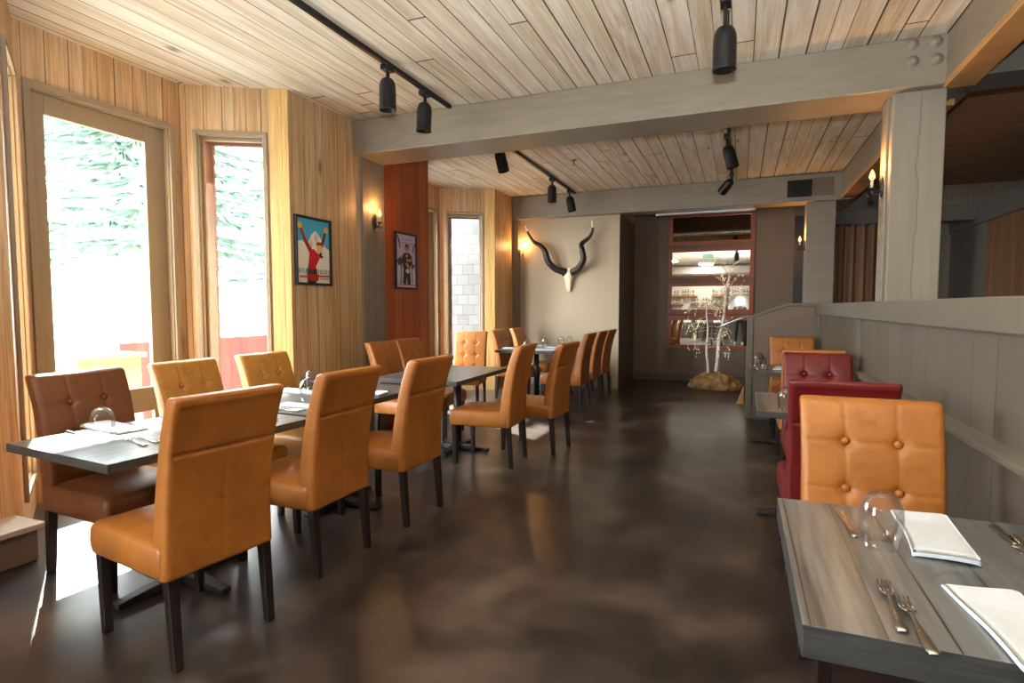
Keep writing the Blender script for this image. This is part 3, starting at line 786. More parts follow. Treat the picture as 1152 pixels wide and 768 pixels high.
# far left table
put(napkin0, -3.02, 7.62, D(-90), 'folded napkin on the near left corner of the far set table')
put(glass0, -2.83, 7.62, 0, 'upturned glass nearest us on the far set table', )
put(napkin0, -2.55, 7.55, D(90), 'folded napkin on the near right part of the far set table')
put(napkin0, -2.52, 8.05, D(90), 'folded napkin in the middle aisle place of the far set table')
put(glass0, -2.72, 8.10, 0, 'upturned glass in the middle of the far set table')
put(glass0, -2.62, 8.62, 0, 'left of two upturned glasses toward the cream wall on the far set table')
put(glass0, -2.52, 8.75, 0, 'right of two upturned glasses toward the cream wall on the far set table')
put(napkin0, -3.0, 8.38, D(-90), 'folded napkin before the farther wood wall chair on the far set table')
# right-hand tables
put(glass0, .265, 3.66, 0, 'upturned glass at the left edge of the red chair back')
put(glass0, .2, 5.93, 0, 'nearer upturned glass on the farthest right table')
put(glass0, .19, 6.37, 0, 'farther upturned glass on the farthest right table')
put(napkin0, .40, 6.15, D(-8), 'folded napkin on the farthest right table')
# ---------------------------------------------------------------- track lights
def rail(x, y0, y1, label):
    m = MB(); m.box(x - .018, x + .018, y0, y1, ZC - .035, ZC - .002)
    return tag(m.build('track_rail', M['black'], bevel=.003), label, 'lighting track')
rail(-2.57, .5, 4.83, 'long black lighting track on the near ceiling, left side, carrying two lamps')
rail(-2.57, 5.38, 9.17, 'black lighting track on the far ceiling behind the big beam, left side')
rail(-.165, .5, 3.72, 'black lighting track at the top centre right of the near ceiling, seen end on')
rail(-.15, 5.9, 9.1, 'black lighting track on the far ceiling, right of centre, seen end on')
def track_lamp(x, y, label, tilt=0, az=0, power=0, drop=0, first=[None], col=(1, .84, .62)):
    """bell shaped can on a stem; tilt leans the mouth towards az"""
    if first[0] is None:
        t = thing('track_lamp', label, 'spotlight', (0, 0, 0), 0, 'black track spotlights')
        m = MB(); m.box(-.03, .03, -.05, .05, -.075, -.036); m.tube([(0, 0, -.07), (0, 0, -.135)], .011, 10)
        m.tube([(.016, 0, -.09), (.018, 0, -.15)], .005, 6)
        m.build('stem', M['black'], t, bevel=.003)
        m = MB()
        m.lathe([(.0, -.0), (.022, -.002), (.042, -.012), (.056, -.032), (.063, -.06), (.0645, -.09), (.0645, -.235), (.066, -.24), (.066, -.246), (.0605, -.246), (.0605, -.10), (.04, -.075), (.0, -.07)], 32)
        m.build('can', M['black'], t)
        m = MB(); m.lathe([(.0, -.105), (.03, -.106), (.05, -.118), (.052, -.122), (.0, -.124)], 24); m.build('bulb', M['lampglow'], t)
        first[0] = t; r = t
    else:
        r = dup(first[0], (0, 0, 0), 0, label)
    r.location = (x, y, ZC)
    for c in r.children:
        if c.name.startswith('stem'): c.scale = (1, 1, 1 + drop / .125)
        else:
            c.location = (0, 0, -.125 - drop); c.rotation_euler = (tilt, 0, az)
    if power > 0:
        d = bpy.data.lights.new('track_spot', 'SPOT'); d.energy = power; d.color = col; d.spot_size = D(75); d.spot_blend = .9; d.shadow_soft_size = .04
        o = bpy.data.objects.new('track_spot', d); COL.objects.link(o); o.parent = r
        q = Matrix.Rotation(az, 4, 'Z') @ Matrix.Rotation(tilt, 4, 'X')
        o.location = Vector((0, 0, -.125 - drop)) + q @ Vector((0, 0, -.255)); o.rotation_euler = (tilt, 0, az)
SP = 0
track_lamp(-2.57, 3.81, 'black track spotlight hanging nearest the camera, upper left', 0, 0, SP)
track_lamp(-2.57, 4.37, 'black track spotlight just right of the nearest one, before the big beam', D(3), D(90), SP)
track_lamp(-2.57, 6.0, 'tilted black spotlight peeking below the big beam left of the far track', D(14), D(-90), SP)
track_lamp(-2.57, 7.95, 'upright black spotlight in the middle of the far left track', D(2), 0, SP)
track_lamp(-2.57, 8.85, 'tilted black spotlight at the far end of the far left track, near the horns', D(12), D(-70), SP * 1.5)
track_lamp(-.115, 3.55, 'large black spotlight hanging before the big beam at top right of centre', D(2), D(0), SP, .165)
track_lamp(-.17, 6.6, 'tilted black spotlight below the big beam, right of centre', D(16), D(-90), SP, .04)
track_lamp(-.15, 8.6, 'black spotlight swung almost level on the far track, right of centre', D(62), D(35), SP * .6)
for x, y in ((-2.57, 1.2), (-.165, 1.0)):
    track_lamp(x, y, 'black track spotlight above and behind the camera on the %s track' % ('left' if x < -1 else 'right'), 0, 0, SP)

# ---------------------------------------------------------------- candle sconces
def sconce(loc, rz, label, first=[None]):
    if first[0] is None:
        t = thing('wall_sconce', label, 'wall lamp', loc, rz, 'candle wall sconces')
        m = MB(); m.lathe([(0, 0), (.03, 0), (.042, .004), (.045, .009), (.036, .014), (.0, .016)], 24, 0, Matrix.Diagonal((1, 1, 2.0, 1)).inverted() @ Matrix.Identity(4) if False else Matrix.Rotation(-PI / 2, 4, 'X') @ Matrix.Diagonal((.9, 1.9, 1, 1)))
        m.build('backplate', M['iron'], t)
        m = MB(); m.tube([(0, .012, -.03), (0, .035, -.055), (0, .052, -.06), (0, .066, -.045), (0, .07, -.02)], [.007, .007, .0065, .007, .01], 10)
        m.lathe([(0, -.022), (.012, -.02), (.028, -.012), (.03, -.007), (.014, -.005), (.0, -.005)], 20, 0, Matrix.Translation((0, .07, 0)))
        m.tube([(0, .05, -.06), (0, .09, -.07), (0, .105, -.055)], [.005, .004, .006], 8)
        m.build('arm', M['iron'], t)
        m = MB(); m.lathe([(0, -.006), (.0105, -.006), (.0105, .052), (.0, .053)], 16, 0, Matrix.Translation((0, .07, 0))); m.build('candle', M['candle'], t)
        m = MB(); m.lathe([(0, .05), (.009, .053), (.019, .068), (.021, .08), (.016, .1), (.007, .122), (.0, .135)], 20, 0, Matrix.Translation((0, .07, 0))); m.build('bulb', M['flame'], t)
        first[0] = t; r = t
    else: r = dup(first[0], loc, rz, label)
    d = bpy.data.lights.new('sconce_glow', 'POINT'); d.energy = 7; d.color = (1, .5, .17); d.shadow_soft_size = .02
    o = bpy.data.objects.new('sconce_glow', d); COL.objects.link(o); o.parent = r; o.location = (0, .085, .155)
sconce((-3.665, 5.15, 2.27), -PI / 2, 'lit candle sconce on the taupe strip between the honey and red wood walls')
sconce((-3.60, 9.29, 2.28), -PI / 2, 'lit candle sconce at the corner left of the mounted horns')
sconce((.982, 5.09, 2.27), PI / 2, 'lit candle sconce on the left side of the big taupe post')
sconce((.86, 9.33, 2.26), PI / 2, 'lit candle sconce on the slim far post behind the half wall')

# sprinkler
s = thing('fire_sprinkler', 'small brass fire sprinkler on the far plank ceiling', 'sprinkler', (-2.03, 7.2, ZC))
MB().lathe([(0, 0), (.035, 0), (.033, -.006), (.012, -.012), (0, -.012)], 24).build('escutcheon', M['brass'], s)
m = MB(); m.tube([(0, 0, -.01), (0, 0, -.035)], .008, 10)
for k in (-1, 1): m.tube([(k * .006, 0, -.034), (k * .014, 0, -.045), (k * .008, 0, -.058), (0, 0, -.064)], .0022, 6)
m.build('head', M['brass'], s)
m = MB(); m.lathe([(0, -.064), (.016, -.064), (.017, -.066), (0, -.067)], 16); m.build('deflector', M['brass'], s)

# ---------------------------------------------------------------- framed posters on the left wall
def poster(y0, y1, z0, z1, label, art):
    """frame on the wall x=-3.7 facing +x; art(mb, P) draws flat shapes in 0..1 units"""
    t = thing('framed_poster', label, 'picture', (-3.7, (y0 + y1) / 2, (z0 + z1) / 2))
    w = y1 - y0; h = z1 - z0; f = .022
    m = MB()
    m.box(0, .028, -w / 2, w / 2, -h / 2, -h / 2 + f); m.box(0, .028, -w / 2, w / 2, h / 2 - f, h / 2)
    m.box(0, .028, -w / 2, -w / 2 + f, -h / 2 + f, h / 2 - f); m.box(0, .028, w / 2 - f, w / 2, -h / 2 + f, h / 2 - f)
    m.build('frame', M['frame'], t, bevel=.003)
    m = MB(); mats = []; iw = w - 2 * f; ih = h - 2 * f; lay = [0]
    def poly(col, pts):
        mm = m_plain('print_ink', rgb(*col), .5, 0, .4, .02)
        mats.append(mm); lay[0] += 1
        mt = Matrix(((0, 0, 1, .006 + lay[0] * .0006), (1, 0, 0, -iw / 2), (0, 1, 0, -ih / 2), (0, 0, 0, 1)))
        m.prism([(x * iw, y * ih) for x, y in pts], .0006, mt, len(mats) - 1)
    art(poly); m.build('print', mats, t)
    return t
def limb(pts, w):
    """outline of a tapering strip along pts (x,y,halfwidth)"""
    L = []; R = []
    for i, (x, y, r) in enumerate(pts):
        a = pts[max(0, i - 1)]; b = pts[min(len(pts) - 1, i + 1)]
        dx, dy = b[0] - a[0], (b[1] - a[1]) * 1.5; l = math.hypot(dx, dy) or 1
        L.append((x - dy / l * r, y + dx / l * r / 1.5)); R.append((x + dy / l * r, y - dx / l * r / 1.5))
    return R + L[::-1]
def ell(cx, cy, rx, ry, n=16): return [(cx + rx * math.cos(2 * PI * k / n), cy + ry * math.sin(2 * PI * k / n)) for k in range(n)]
def art_ski(p):
    p((72, 172, 200), [(0, 0), (1, 0), (1, 1), (0, 1)])
    p((236, 228, 208), [(0, 0), (1, 0), (1, .55), (.86, .6), (.72, .74), (.58, .84), (.45, .76), (.32, .6), (.16, .66), (0, .62)])
    p((206, 200, 196), [(.58, .84), (.52, .7), (.62, .6), (.66, .74)])
    p((206, 200, 196), [(.36, .62), (.42, .52), (.5, .62), (.44, .7)])
    p((150, 40, 34), limb([(.12, .86, .035), (.24, .68, .045), (.42, .5, .06)], 0))
    p((110, 36, 34), limb([(.88, .84, .03), (.8, .68, .04), (.72, .54, .05)], 0))
    p((232, 178, 42), ell(.1, .885, .07, .05)); p((232, 178, 42), ell(.9, .865, .07, .05))
    p((196, 34, 32), [(.38, .52), (.5, .54), (.66, .46), (.68, .4), (.56, .26), (.58, .2), (.3, .2), (.34, .32), (.36, .42)])
    p((60, 44, 48), [(.3, .0), (.56, .0), (.6, .22), (.28, .22)])
    p((232, 186, 120), ell(.68, .56, .1, .07)); p((172, 44, 38), [(.56, .6), (.62, .66), (.78, .66), (.8, .6), (.68, .61)])
    p((86, 40, 30), ell(.73, .45, .07, .045)); p((244, 238, 224), ell(.77, .46, .035, .022))
    for k in range(15):
        x = .04 + k * .062
        if k in (7,): continue
        p((54, 112, 122), [(x, .15), (x + .022, .15), (x + .022, .215 + .012 * (k % 2)), (x, .215 + .012 * ((k + 1) % 2))])
        if k % 2 == 0: p((54, 112, 122), [(x, .15), (x + .05, .15), (x + .05, .16), (x, .16)])
    p((206, 56, 50), [(.03, .075), (.38, .08), (.38, .11), (.03, .105)]); p((206, 56, 50), [(.6, .095), (.95, .1), (.95, .13), (.6, .125)])
    p((170, 36, 34), [(.28, .03), (.58, .03), (.6, .14), (.27, .14)])
    p((132, 140, 138), [(.62, .06), (.94, .065), (.94, .08), (.62, .075)])
def art_skier(p):
    p((196, 188, 204), [(0, 0), (1, 0), (1, 1), (0, 1)])
    p((222, 216, 222), [(0, 0), (1, 0), (1, .3), (.7, .42), (.4, .36), (0, .44)])
    for k in range(9):
        x = .3 + k * .055; p((150, 132, 176), [(x, .905), (x + .036, .905), (x + .036, .93), (x, .93)])
    for k in range(7):
        x = .24 + k * .085; p((158, 140, 184), [(x, .82), (x + .055, .82), (x + .045, .862 + .01 * (k % 2)), (x + .01, .862)])
    p((36, 32, 36), limb([(.02, .98, .02), (.13, .88, .03), (.17, .74, .022)], 0)); p((36, 32, 36), limb([(.98, .86, .02), (.88, .8, .028), (.83, .68, .022)], 0))
    p((40, 34, 36), limb([(.2, .06, .02), (.22, .3, .02), (.24, .56, .02)], 0)); p((40, 34, 36), limb([(.8, .1, .02), (.79, .3, .02), (.78, .5, .02)], 0))
    p((58, 50, 62), [(.02, .5), (.2, .58), (.28, .46), (.1, .4)]); p((58, 50, 62), [(.74, .42), (.9, .46), (.92, .4), (.76, .36)])
    p((46, 28, 26), [(.3, .62), (.42, .66), (.62, .66), (.76, .6), (.78, .46), (.68, .4), (.66, .34), (.34, .34), (.3, .44), (.24, .5)])
    p((40, 32, 38), [(.34, .36), (.66, .36), (.7, .06), (.54, .05), (.5, .2), (.44, .05), (.3, .07)])
    for k, (x, y) in enumerate(((.5, .6), (.53, .52), (.5, .44), (.56, .4), (.66, .52))): p((204, 150, 92), ell(x, y, .055, .03))
    p((170, 112, 76), ell(.5, .74, .1, .06)); p((36, 26, 26), [(.39, .74), (.41, .81), (.5, .83), (.6, .8), (.6, .74), (.54, .78), (.45, .78)])
    p((216, 212, 220), ell(.52, .31, .09, .045))
    p((196, 90, 80), [(.08, .035), (.9, .04), (.9, .055), (.08, .05)])
poster(3.995, 4.475, 1.56, 2.185, 'black framed ski poster with red sweater figure, arms raised, on the honey wood wall', art_ski)
poster(5.575, 6.04, 1.57, 2.23, 'black framed lilac poster of a standing skier on the red wood wall', art_skier)

# ---------------------------------------------------------------- mounted kudu skull on the cream wall
k = thing('mounted_kudu_skull', 'long spiral horned kudu skull mounted on the cream far wall', 'skull', (-2.70, 9.345, 1.9))
rows = [(.115, .0, .045, .03, .0), (.10, .045, .085, .045, 0), (.055, .055, .098, .055, .004), (.0, .06, .108, .058, .006), (-.04, .062, .088, .055, .004), (-.08, .06, .062, .05, 0), (-.15, .055, .054, .042, -.004), (-.21, .048, .047, .034, -.006), (-.255, .04, .038, .026, -.008), (-.285, .03, .022, .014, -.008)]
m = MB(); n = 24; vs = []; fs = []
for z, yo, rx, ry, _ in rows:
    for q in range(n):
        a = 2 * PI * q / n; x = rx * math.cos(a); y = -yo - ry * math.sin(a)
        if abs(z) < .06 and .12 < (a % PI) / PI * .5 + 0 and y < -yo:   # eye sockets
            s_ = math.exp(-((abs(x) - rx * .78) / .02) ** 2 - (z / .03) ** 2); y += s_ * .035
        if -.26 < z < -.12 and y < -yo: y += .012 * math.exp(-(x / .012) ** 2)
        vs.append((x, min(y, -.002), z))
for i in range(len(rows) - 1):
    for q in range(n): fs.append((i * n + q, i * n + (q + 1) % n, (i + 1) * n + (q + 1) % n, (i + 1) * n + q))
fs += [tuple(range(n)), tuple((len(rows) - 1) * n + q for q in reversed(range(n)))]
m.add(vs, fs, 0, None, True)
sk = m.build('skull', M['bone'], k, weld=True)
for s_ in (-1, 1):
    q = MB(); q.lathe([(0, -.012), (.018, -.01), (.026, .0), (.03, .01)], 16, 0, Matrix.Translation((s_ * .08, -.098, .0)) @ Matrix.Rotation(PI / 2 + .35, 4, 'X') @ Matrix.Rotation(s_ * .5, 4, 'Y'))
    q.build('eye_socket', M['horn'], sk)
def horn(pts, ys):
    P = [Vector((x + 2.70, y, z - 1.9)) for (x, z), y in zip(pts, ys)]
    out = []
    for i in range(len(P) - 1):                    # Catmull-Rom
        a = P[max(0, i - 1)]; b = P[i]; c = P[i + 1]; d = P[min(len(P) - 1, i + 2)]
        for q in range(8):
            t = q / 8
            out.append(.5 * ((2 * b) + (c - a) * t + (2 * a - 5 * b + 4 * c - d) * t * t + (3 * b - a - 3 * c + d) * t ** 3))
    out.append(P[-1]); N = len(out)
    r = [(.058 * (1 - (i / (N - 1)) ** 1.6 * .82)) * (1 + .05 * math.sin(i * 1.9)) for i in range(N)]
    r[-1] = .003
    m = MB(); m.tube(out, r, 14); h = m.build('horn', M['horn'], k)
    m = MB(); m.tube(out[-7:], [x * 1.06 for x in r[-7:]], 14); m.build('tip', M['bone'], h)
yy = [-.07, -.13, -.2, -.22, -.18, -.15, -.17, -.2]
horn([(-2.735, 1.945), (-2.90, 1.995), (-3.015, 2.12), (-3.065, 2.29), (-3.165, 2.395), (-3.30, 2.475), (-3.385, 2.61), (-3.44, 2.745)], yy)
horn([(-2.64, 1.94), (-2.50, 2.01), (-2.41, 2.14), (-2.425, 2.29), (-2.445, 2.395), (-2.33, 2.495), (-2.265, 2.615), (-2.27, 2.775)], yy)

# ---------------------------------------------------------------- four mirrors on the back wall
def mirror(z0, z1, label, f=(.045, .045), x0=-1.165, x1=.145):
    t = thing('wall_mirror', label, 'mirror', ((x0 + x1) / 2, 10.77, (z0 + z1) / 2), 0, 'red framed mirror panels')
    w = (x1 - x0) / 2; h = (z1 - z0) / 2; b, u = f; s = .07
    m = MB()
    m.box(-w - s, w + s, -.03, 0, -h - b, -h); m.box(-w - s, w + s, -.03, 0, h, h + u)
    m.box(-w - s, -w, -.03, 0, -h, h); m.box(w, w + s, -.03, 0, -h, h)
    m.build('frame', M['mirrorframe'], t, bevel=.004)
    MB().box(-w, w, -.014, 0, -h, h).build('mirror_glass', M['mirror'], t)
mirror(2.535, 2.97, 'topmost red framed mirror panel, mostly dark, under the far beam', (.075, .07))
mirror(1.915, 2.345, 'second red framed mirror panel from the top on the back wall', (.05, .06))
mirror(1.312, 1.73, 'third red framed mirror panel, reflecting bottle shelves', (.085, .06))
mirror(.672, 1.12, 'lowest red framed mirror panel, behind the birch trees', (.07, .085))

# ---------------------------------------------------------------- birch trees with fairy lights in a burlap wrapped base
rb = random.Random(5)
def birch(base, top, r0, label, spread, zfrom, nb, droop):
    t = thing('birch_tree', label, 'decorative tree', base, 0, 'lit birch trees')
    b = Vector((0, 0, 0)); e = Vector(top) - Vector(base)
    pts = [b.lerp(e, i / 10) + Vector((.012 * math.sin(i * 1.3), .01 * math.cos(i * 1.7), 0)) for i in range(11)]
    m = MB(); m.tube(pts, [r0 * (1 - .07 * i) for i in range(11)], 14)
    tr = m.build('trunk', M['bark'], t)
    m = MB()
    for z in (.16, .27, .44, .62):
        p = b.lerp(e, z); m.tube([p + Vector((0, 0, -.006)), p + Vector((0, 0, .006))], r0 * (1.03 - z * .66), 12)
    m.build('bark_ring', M['horn'], tr)
    tw = MB(); ends = []
    def grow(p, d, L, r, dep):
        q = [p]; dd = d.copy(); n = 5
        for i in range(n):
            dd = (dd + Vector((rb.uniform(-.2, .2), rb.uniform(-.2, .2), rb.uniform(-.12, .12) - droop * .12))).normalized()
            q.append(q[-1] + dd * L / n)
        tw.tube(q, [r * (1 - .14 * i) for i in range(n + 1)], 5)
        for i in range(1, n + 1):
            if rb.random() < .45 + .2 * dep: ends.append(q[i] + Vector((rb.uniform(-.01, .01), rb.uniform(-.01, .01), 0)))
        if dep < 2:
            for i in range(2, n + 1):
                for _ in range(rb.choice((0, 1, 1))):
                    nd = (dd + Vector((rb.uniform(-.9, .9), rb.uniform(-.9, .9), rb.uniform(-.2, .7) - droop * .6))).normalized()
                    grow(q[i], nd, L * .5, r * .55, dep + 1)
    for i in range(nb):
        f = zfrom + (1 - zfrom) * (i + .5) / nb
        a = i * 2.4 + rb.random(); p = b.lerp(e, f)
        d = Vector((math.cos(a) * spread, math.sin(a) * spread * .7, 1.0 - droop)).normalized()
        grow(p, d, .34 * (1.15 - .4 * f), .0055, 0)
    br = tw.build('branches', M['twig'], t)
    m = MB(); rb.shuffle(ends)
    for p in ends[:170]:
        m.lathe([(0, -.005), (.0055, -.002), (.0055, .002), (0, .006)], 5, 0, Matrix.Translation(p))
    o = m.build('fairy_lights', M['fairy'], t); o['kind'] = 'stuff'
    return t
birch((-.37, 9.93, .16), (-.17, 9.95, 1.93), .036, 'taller leaning white birch tree with fairy lights before the mirrors', .8, .46, 13, .0)
birch((-.475, 9.86, .18), (-.51, 9.9, 1.5), .023, 'thinner upright birch with drooping lit twigs, left of the taller birch', 1.05, .36, 12, .85)
# burlap
m = MB(); n = 110; vs = []; fs = []; K = [(.0, .98), (.03, 1.05), (.08, 1.04), (.13, .97), (.18, .84), (.22, .66), (.25, .42), (.255, .15)]; NR = 22
for q_ in range(NR):
    f = q_ / (NR - 1) * (len(K) - 1); i0 = min(int(f), len(K) - 2); f -= i0
    z = K[i0][0] * (1 - f) + K[i0 + 1][0] * f; s_ = K[i0][1] * (1 - f) + K[i0 + 1][1] * f
    for q in range(n):
        a = 2 * PI * q / n; rx, ry = .38, .24; cx, cy = math.cos(a), math.sin(a)
        big = noise.noise((cx * 1.3 + 2, cy * 1.3, z * 3)); fold = abs(noise.noise((cx * 2.6, cy * 2.6 + 5, z * 7))); fine = abs(noise.noise((cx * 6, cy * 6, z * 16 + 4)))
        w = 1 + .2 * big + .26 * (fold - .2) + .1 * (fine - .2)
        zz = 0 if q_ == 0 else z * (1 + .45 * noise.noise((cx * 1.2 + 9, cy * 1.2, 2)) - .18 * cx) + (.05 * (fold - .2) + .03 * (fine - .2)) * min(1, z / .08)
        vs.append((rx * s_ * w * cx, ry * s_ * w * cy, max(0, zz)))
for i in range(NR - 1):
    for q in range(n): fs.append((i * n + q, i * n + (q + 1) % n, (i + 1) * n + (q + 1) % n, (i + 1) * n + q))
fs += [tuple(reversed(range(n))), tuple((NR - 1) * n + q for q in range(n))]
m.add(vs, fs, 0, None, True)
o = m.build('burlap_wrap', M['burlap'], None, loc=(-.345, 9.9, 0))
tag(o, 'crumpled tan burlap sack around the feet of the birch trees', 'sack')

# ---------------------------------------------------------------- curtain in the side room
m = MB(); N = 120; vs = []; fs = []
for j, z in enumerate((0.4, 1.2, 1.9, 2.45, 2.56)):
    for i in range(N + 1):
        x = 1.27 + 1.05 * i / N; a = i * .42 + .5 * math.sin(i * .11)
        vs.append((x, 9.6 + (.05 if j < 4 else .03) * math.sin(a) + .012 * math.sin(a * 2.3 + j), z))
n = N + 1
for j in range(4):
    for i in range(N): fs.append((j * n + i, j * n + i + 1, (j + 1) * n + i + 1, (j + 1) * n + i))
m.add(vs, fs, 0, None, True)
c = thing('curtain', 'brown striped curtain hanging in the dim side room behind the half wall', 'curtain', (0, 0, 0))
o = m.build('cloth', M['curtain'], c); sm = o.modifiers.new('thick', 'SOLIDIFY'); sm.thickness = .006
m = MB(); m.tube([(1.22, 9.6, 2.55), (2.4, 9.6, 2.55)], .012, 10); m.build('rod', M['iron'], c)
# ---------------------------------------------------------------- outdoors
struct(MB().box(-40, -4.58, -20, 40, -.6, -.5).build('ground', M['snow']))
rt = random.Random(11)
def spruce(name, x, y, h, label, seed, zlow):
    r = random.Random(seed)
    t = thing(name, label, 'tree', (x, y, -.5), 0, 'spruce trees outside')
    m = MB(); m.tube([(0, 0, 0), (.03, .02, h * .4), (0, 0, h)], [.26, .17, .02], 12); m.build('trunk', M['trunk'], t)
    m = MB(); z = zlow
    while z < h - .2:
        k = 1 - (z - zlow * .6) / h; L = .5 + 2.6 * k
        for q in range(r.choice((5, 6, 7))):
            a = r.uniform(0, 2 * PI); l = L * r.uniform(.6, 1.05); d = Vector((math.cos(a), math.sin(a), 0)); s = Vector((-d.y, d.x, 0))
            for u in range(int(12 + l * 14)):
                f = r.uniform(.15, 1); p = d * l * f + Vector((0, 0, z - .28 * l * f + .12 * l * f * f))
                for sd in (-1, 1):
                    w = s * sd * r.uniform(.06, .24) * (1.15 - f) * 1.2 + d * .18 + Vector((0, 0, r.uniform(-.16, .02)))
                    e = d * .05 + Vector((0, 0, .02))
                    m.add([p - e, p + e, p + w + e * .25, p + w - e * .25], [(0, 1, 2, 3)])
        z += r.uniform(.22, .38)
    o = m.build('foliage', M['needle'], t); return t
spruce('spruce_tree', -9.6, 7.0, 9.5, 'tall pale green spruce seen in the middle of the big window', 3, 3.1)
spruce('spruce_tree', -13.4, 9.2, 11, 'farther spruce behind and left of the nearest one in the big window', 4, 3.2)
spruce('spruce_tree', -9.2, 11.6, 8.5, 'slim spruce seen at the left of the narrow window', 6, 2.6)
# low redwood wall of the terrace
struct(MB().box(-7.6, -7.45, 4.9, 16, -.5, .88, 0, 'yz').build('terrace_wall', M['deckwall']))
# cabin far behind
c = thing('cabin', 'pale cabin with dark windows in the distance beyond the big window', 'cabin', (-22, 14.6, -.5))
MB().box(-2, 2, -2.2, 2.2, 0, 2.6, 0, 'yz').build('wall', M['cabin'], c)
m = MB(); m.prism([(-2.5, 2.5), (2.5, 2.5), (0, 4.1)], 5.2, Matrix(((0, 0, 1, -2.6), (1, 0, 0, 0), (0, 1, 0, 0), (0, 0, 0, 1)))); m.build('roof', M['trunk'], c)
for y in (-1.4, -.5, .9): MB().box(1.98, 2.03, y - .3, y + .3, 1.0, 2.0).build('window', M['cabinwin'], c)
# timber planter by the window
p = thing('timber_planter', 'pale yellow timber box outside the big window, low at its left', 'planter', (-6.3, 3.85, -.5))
m = MB(); m.box(-.3, .3, -.32, .32, 0, 1.32, 0, 'yz'); m.build('box', W['trim'], p, bevel=.01)
m = MB(); m.box(-.34, .34, -.36, .36, 1.32, 1.37); m.build('rim', W['trim'], p, bevel=.006)
# shingled wall of the next wing beyond the far bay
struct(MB().box(-8.5, -3.85, 10.2, 10.4, -.5, 6, 0, 'xz').build('wall_shingled_wing', M['shingle']))

# ---------------------------------------------------------------- bar behind the camera (seen in the mirrors)
struct(MB().box(-3.1, .84, -6.0, -5.4, 2.85, 3.18).build('trim_bar_soffit', M['white'], bevel=.01))
struct(MB().box(-3.2, -3.02, -6.1, -5.4, 0, 3.18).build('trim_bar_jamb', M['white'], bevel=.01))
struct(MB().box(-3.7, -3.2, -6.18, -6.0, 0, ZC).build('wall_bar_side', M['beige']))
dr = struct(MB().box(-3.58, -3.3, -6.0, -5.97, 0, 2.05).build('door_1', M['leg'], bevel=.006))
MB().lathe([(0, 0), (.02, 0), (.024, .02), (.016, .035), (0, .04)], 16, 0, Matrix.Translation((-3.33, -5.97, 1.0)) @ Matrix.Rotation(-PI / 2, 4, 'X')).build('door_handle', M['brass'], dr)
b = thing('bar_counter', 'pale bar counter behind the camera, seen in the mirrors', 'bar', (-1.1, -4.3, 0))
MB().box(-1.7, 1.8, -.25, .2, 0, 1.02, 0, 'xz').build('front', W['greyboard'], b)
MB().box(-1.75, 1.85, -.3, .3, 1.02, 1.07).build('top', W['table'], b, bevel=.008)
def bottle(i, x, z):
    mats = [M['bottle_green'], M['bottle_amber'], M['bottle_clear'], M['bottle_dark']]
    t = thing('liquor_bottle', 'small liquor bottle on the back bar shelves, seen in the mirror', 'bottle', (x, -5.98, z), 0, 'bottles on the bar shelves')
    hh = .26 + .05 * ((i * 7) % 3) / 2
    m = MB(); m.lathe([(0, 0), (.036, 0), (.038, .01), (.038, hh * .6), (.03, hh * .7), (.013, hh * .78), (.012, hh), (0, hh)], 12); m.build('body', mats[(i * 5) % 4], t)
    m = MB(); m.lathe([(.0388, .05), (.0392, .055), (.0392, hh * .45), (.0388, hh * .46)], 12); m.build('label', M['blabel'], t)
i = 0
for z, x0, x1 in ((1.88, -2.9, -1.9), (1.88, -1.2, .6), (1.5, -2.95, -2.5), (1.5, -2.1, -.8)):
    s = thing('bar_shelf', 'shelf board of bottles behind the bar, seen in the mirror', 'shelf', ((x0 + x1) / 2, -5.98, z - .03), 0, 'bar shelves')
    MB().box(-(x1 - x0) / 2 - .05, (x1 - x0) / 2 + .05, -.2, .12, 0, .028).build('board', W['trim'], s, bevel=.003)
    for k in (-1, 1): MB().box(k * (x1 - x0) / 2 - .012, k * (x1 - x0) / 2 + .012, -.2, .08, -.03, 0).build('bracket', M['iron'], s)
    x = x0 + .06
    while x < x1: bottle(i, x, z); i += 1; x += .118
def stool(x, lab):
    t = thing('bar_stool', lab, 'bar stool', (x, -3.75, 0), 0, 'pale bar stools')
    MB().box(-.19, .19, -.19, .19, .7, .76).build('seat', M['white'], t, bevel=.02)
    MB().box(-.19, .19, .15, .19, .76, 1.02).build('backrest', M['white'], t, bevel=.012)
    for sx in (-1, 1):
        for sy in (-1, 1):
            MB().tube([(sx * .17, sy * .17, 0), (sx * .15, sy * .15, .7)], .017, 10).build('leg', M['leg'], t)
for x in (-2.1, -1.5, -.9): stool(x, 'pale bar stool at the counter, seen in the lowest mirror')
# added lit panel, out of view, to brighten the side room
t = thing('ceiling_light', 'added unseen ceiling panel that brightens the side room beyond the half wall', 'ceiling light', (3.9, 3.0, ZC))
MB().box(-.32, .32, -.32, .32, -.03, -.001).build('frame', M['white'], t, bevel=.004)
MB().box(-.29, .29, -.29, .29, -.034, -.03).build('diffuser', M['panelglow'], t)
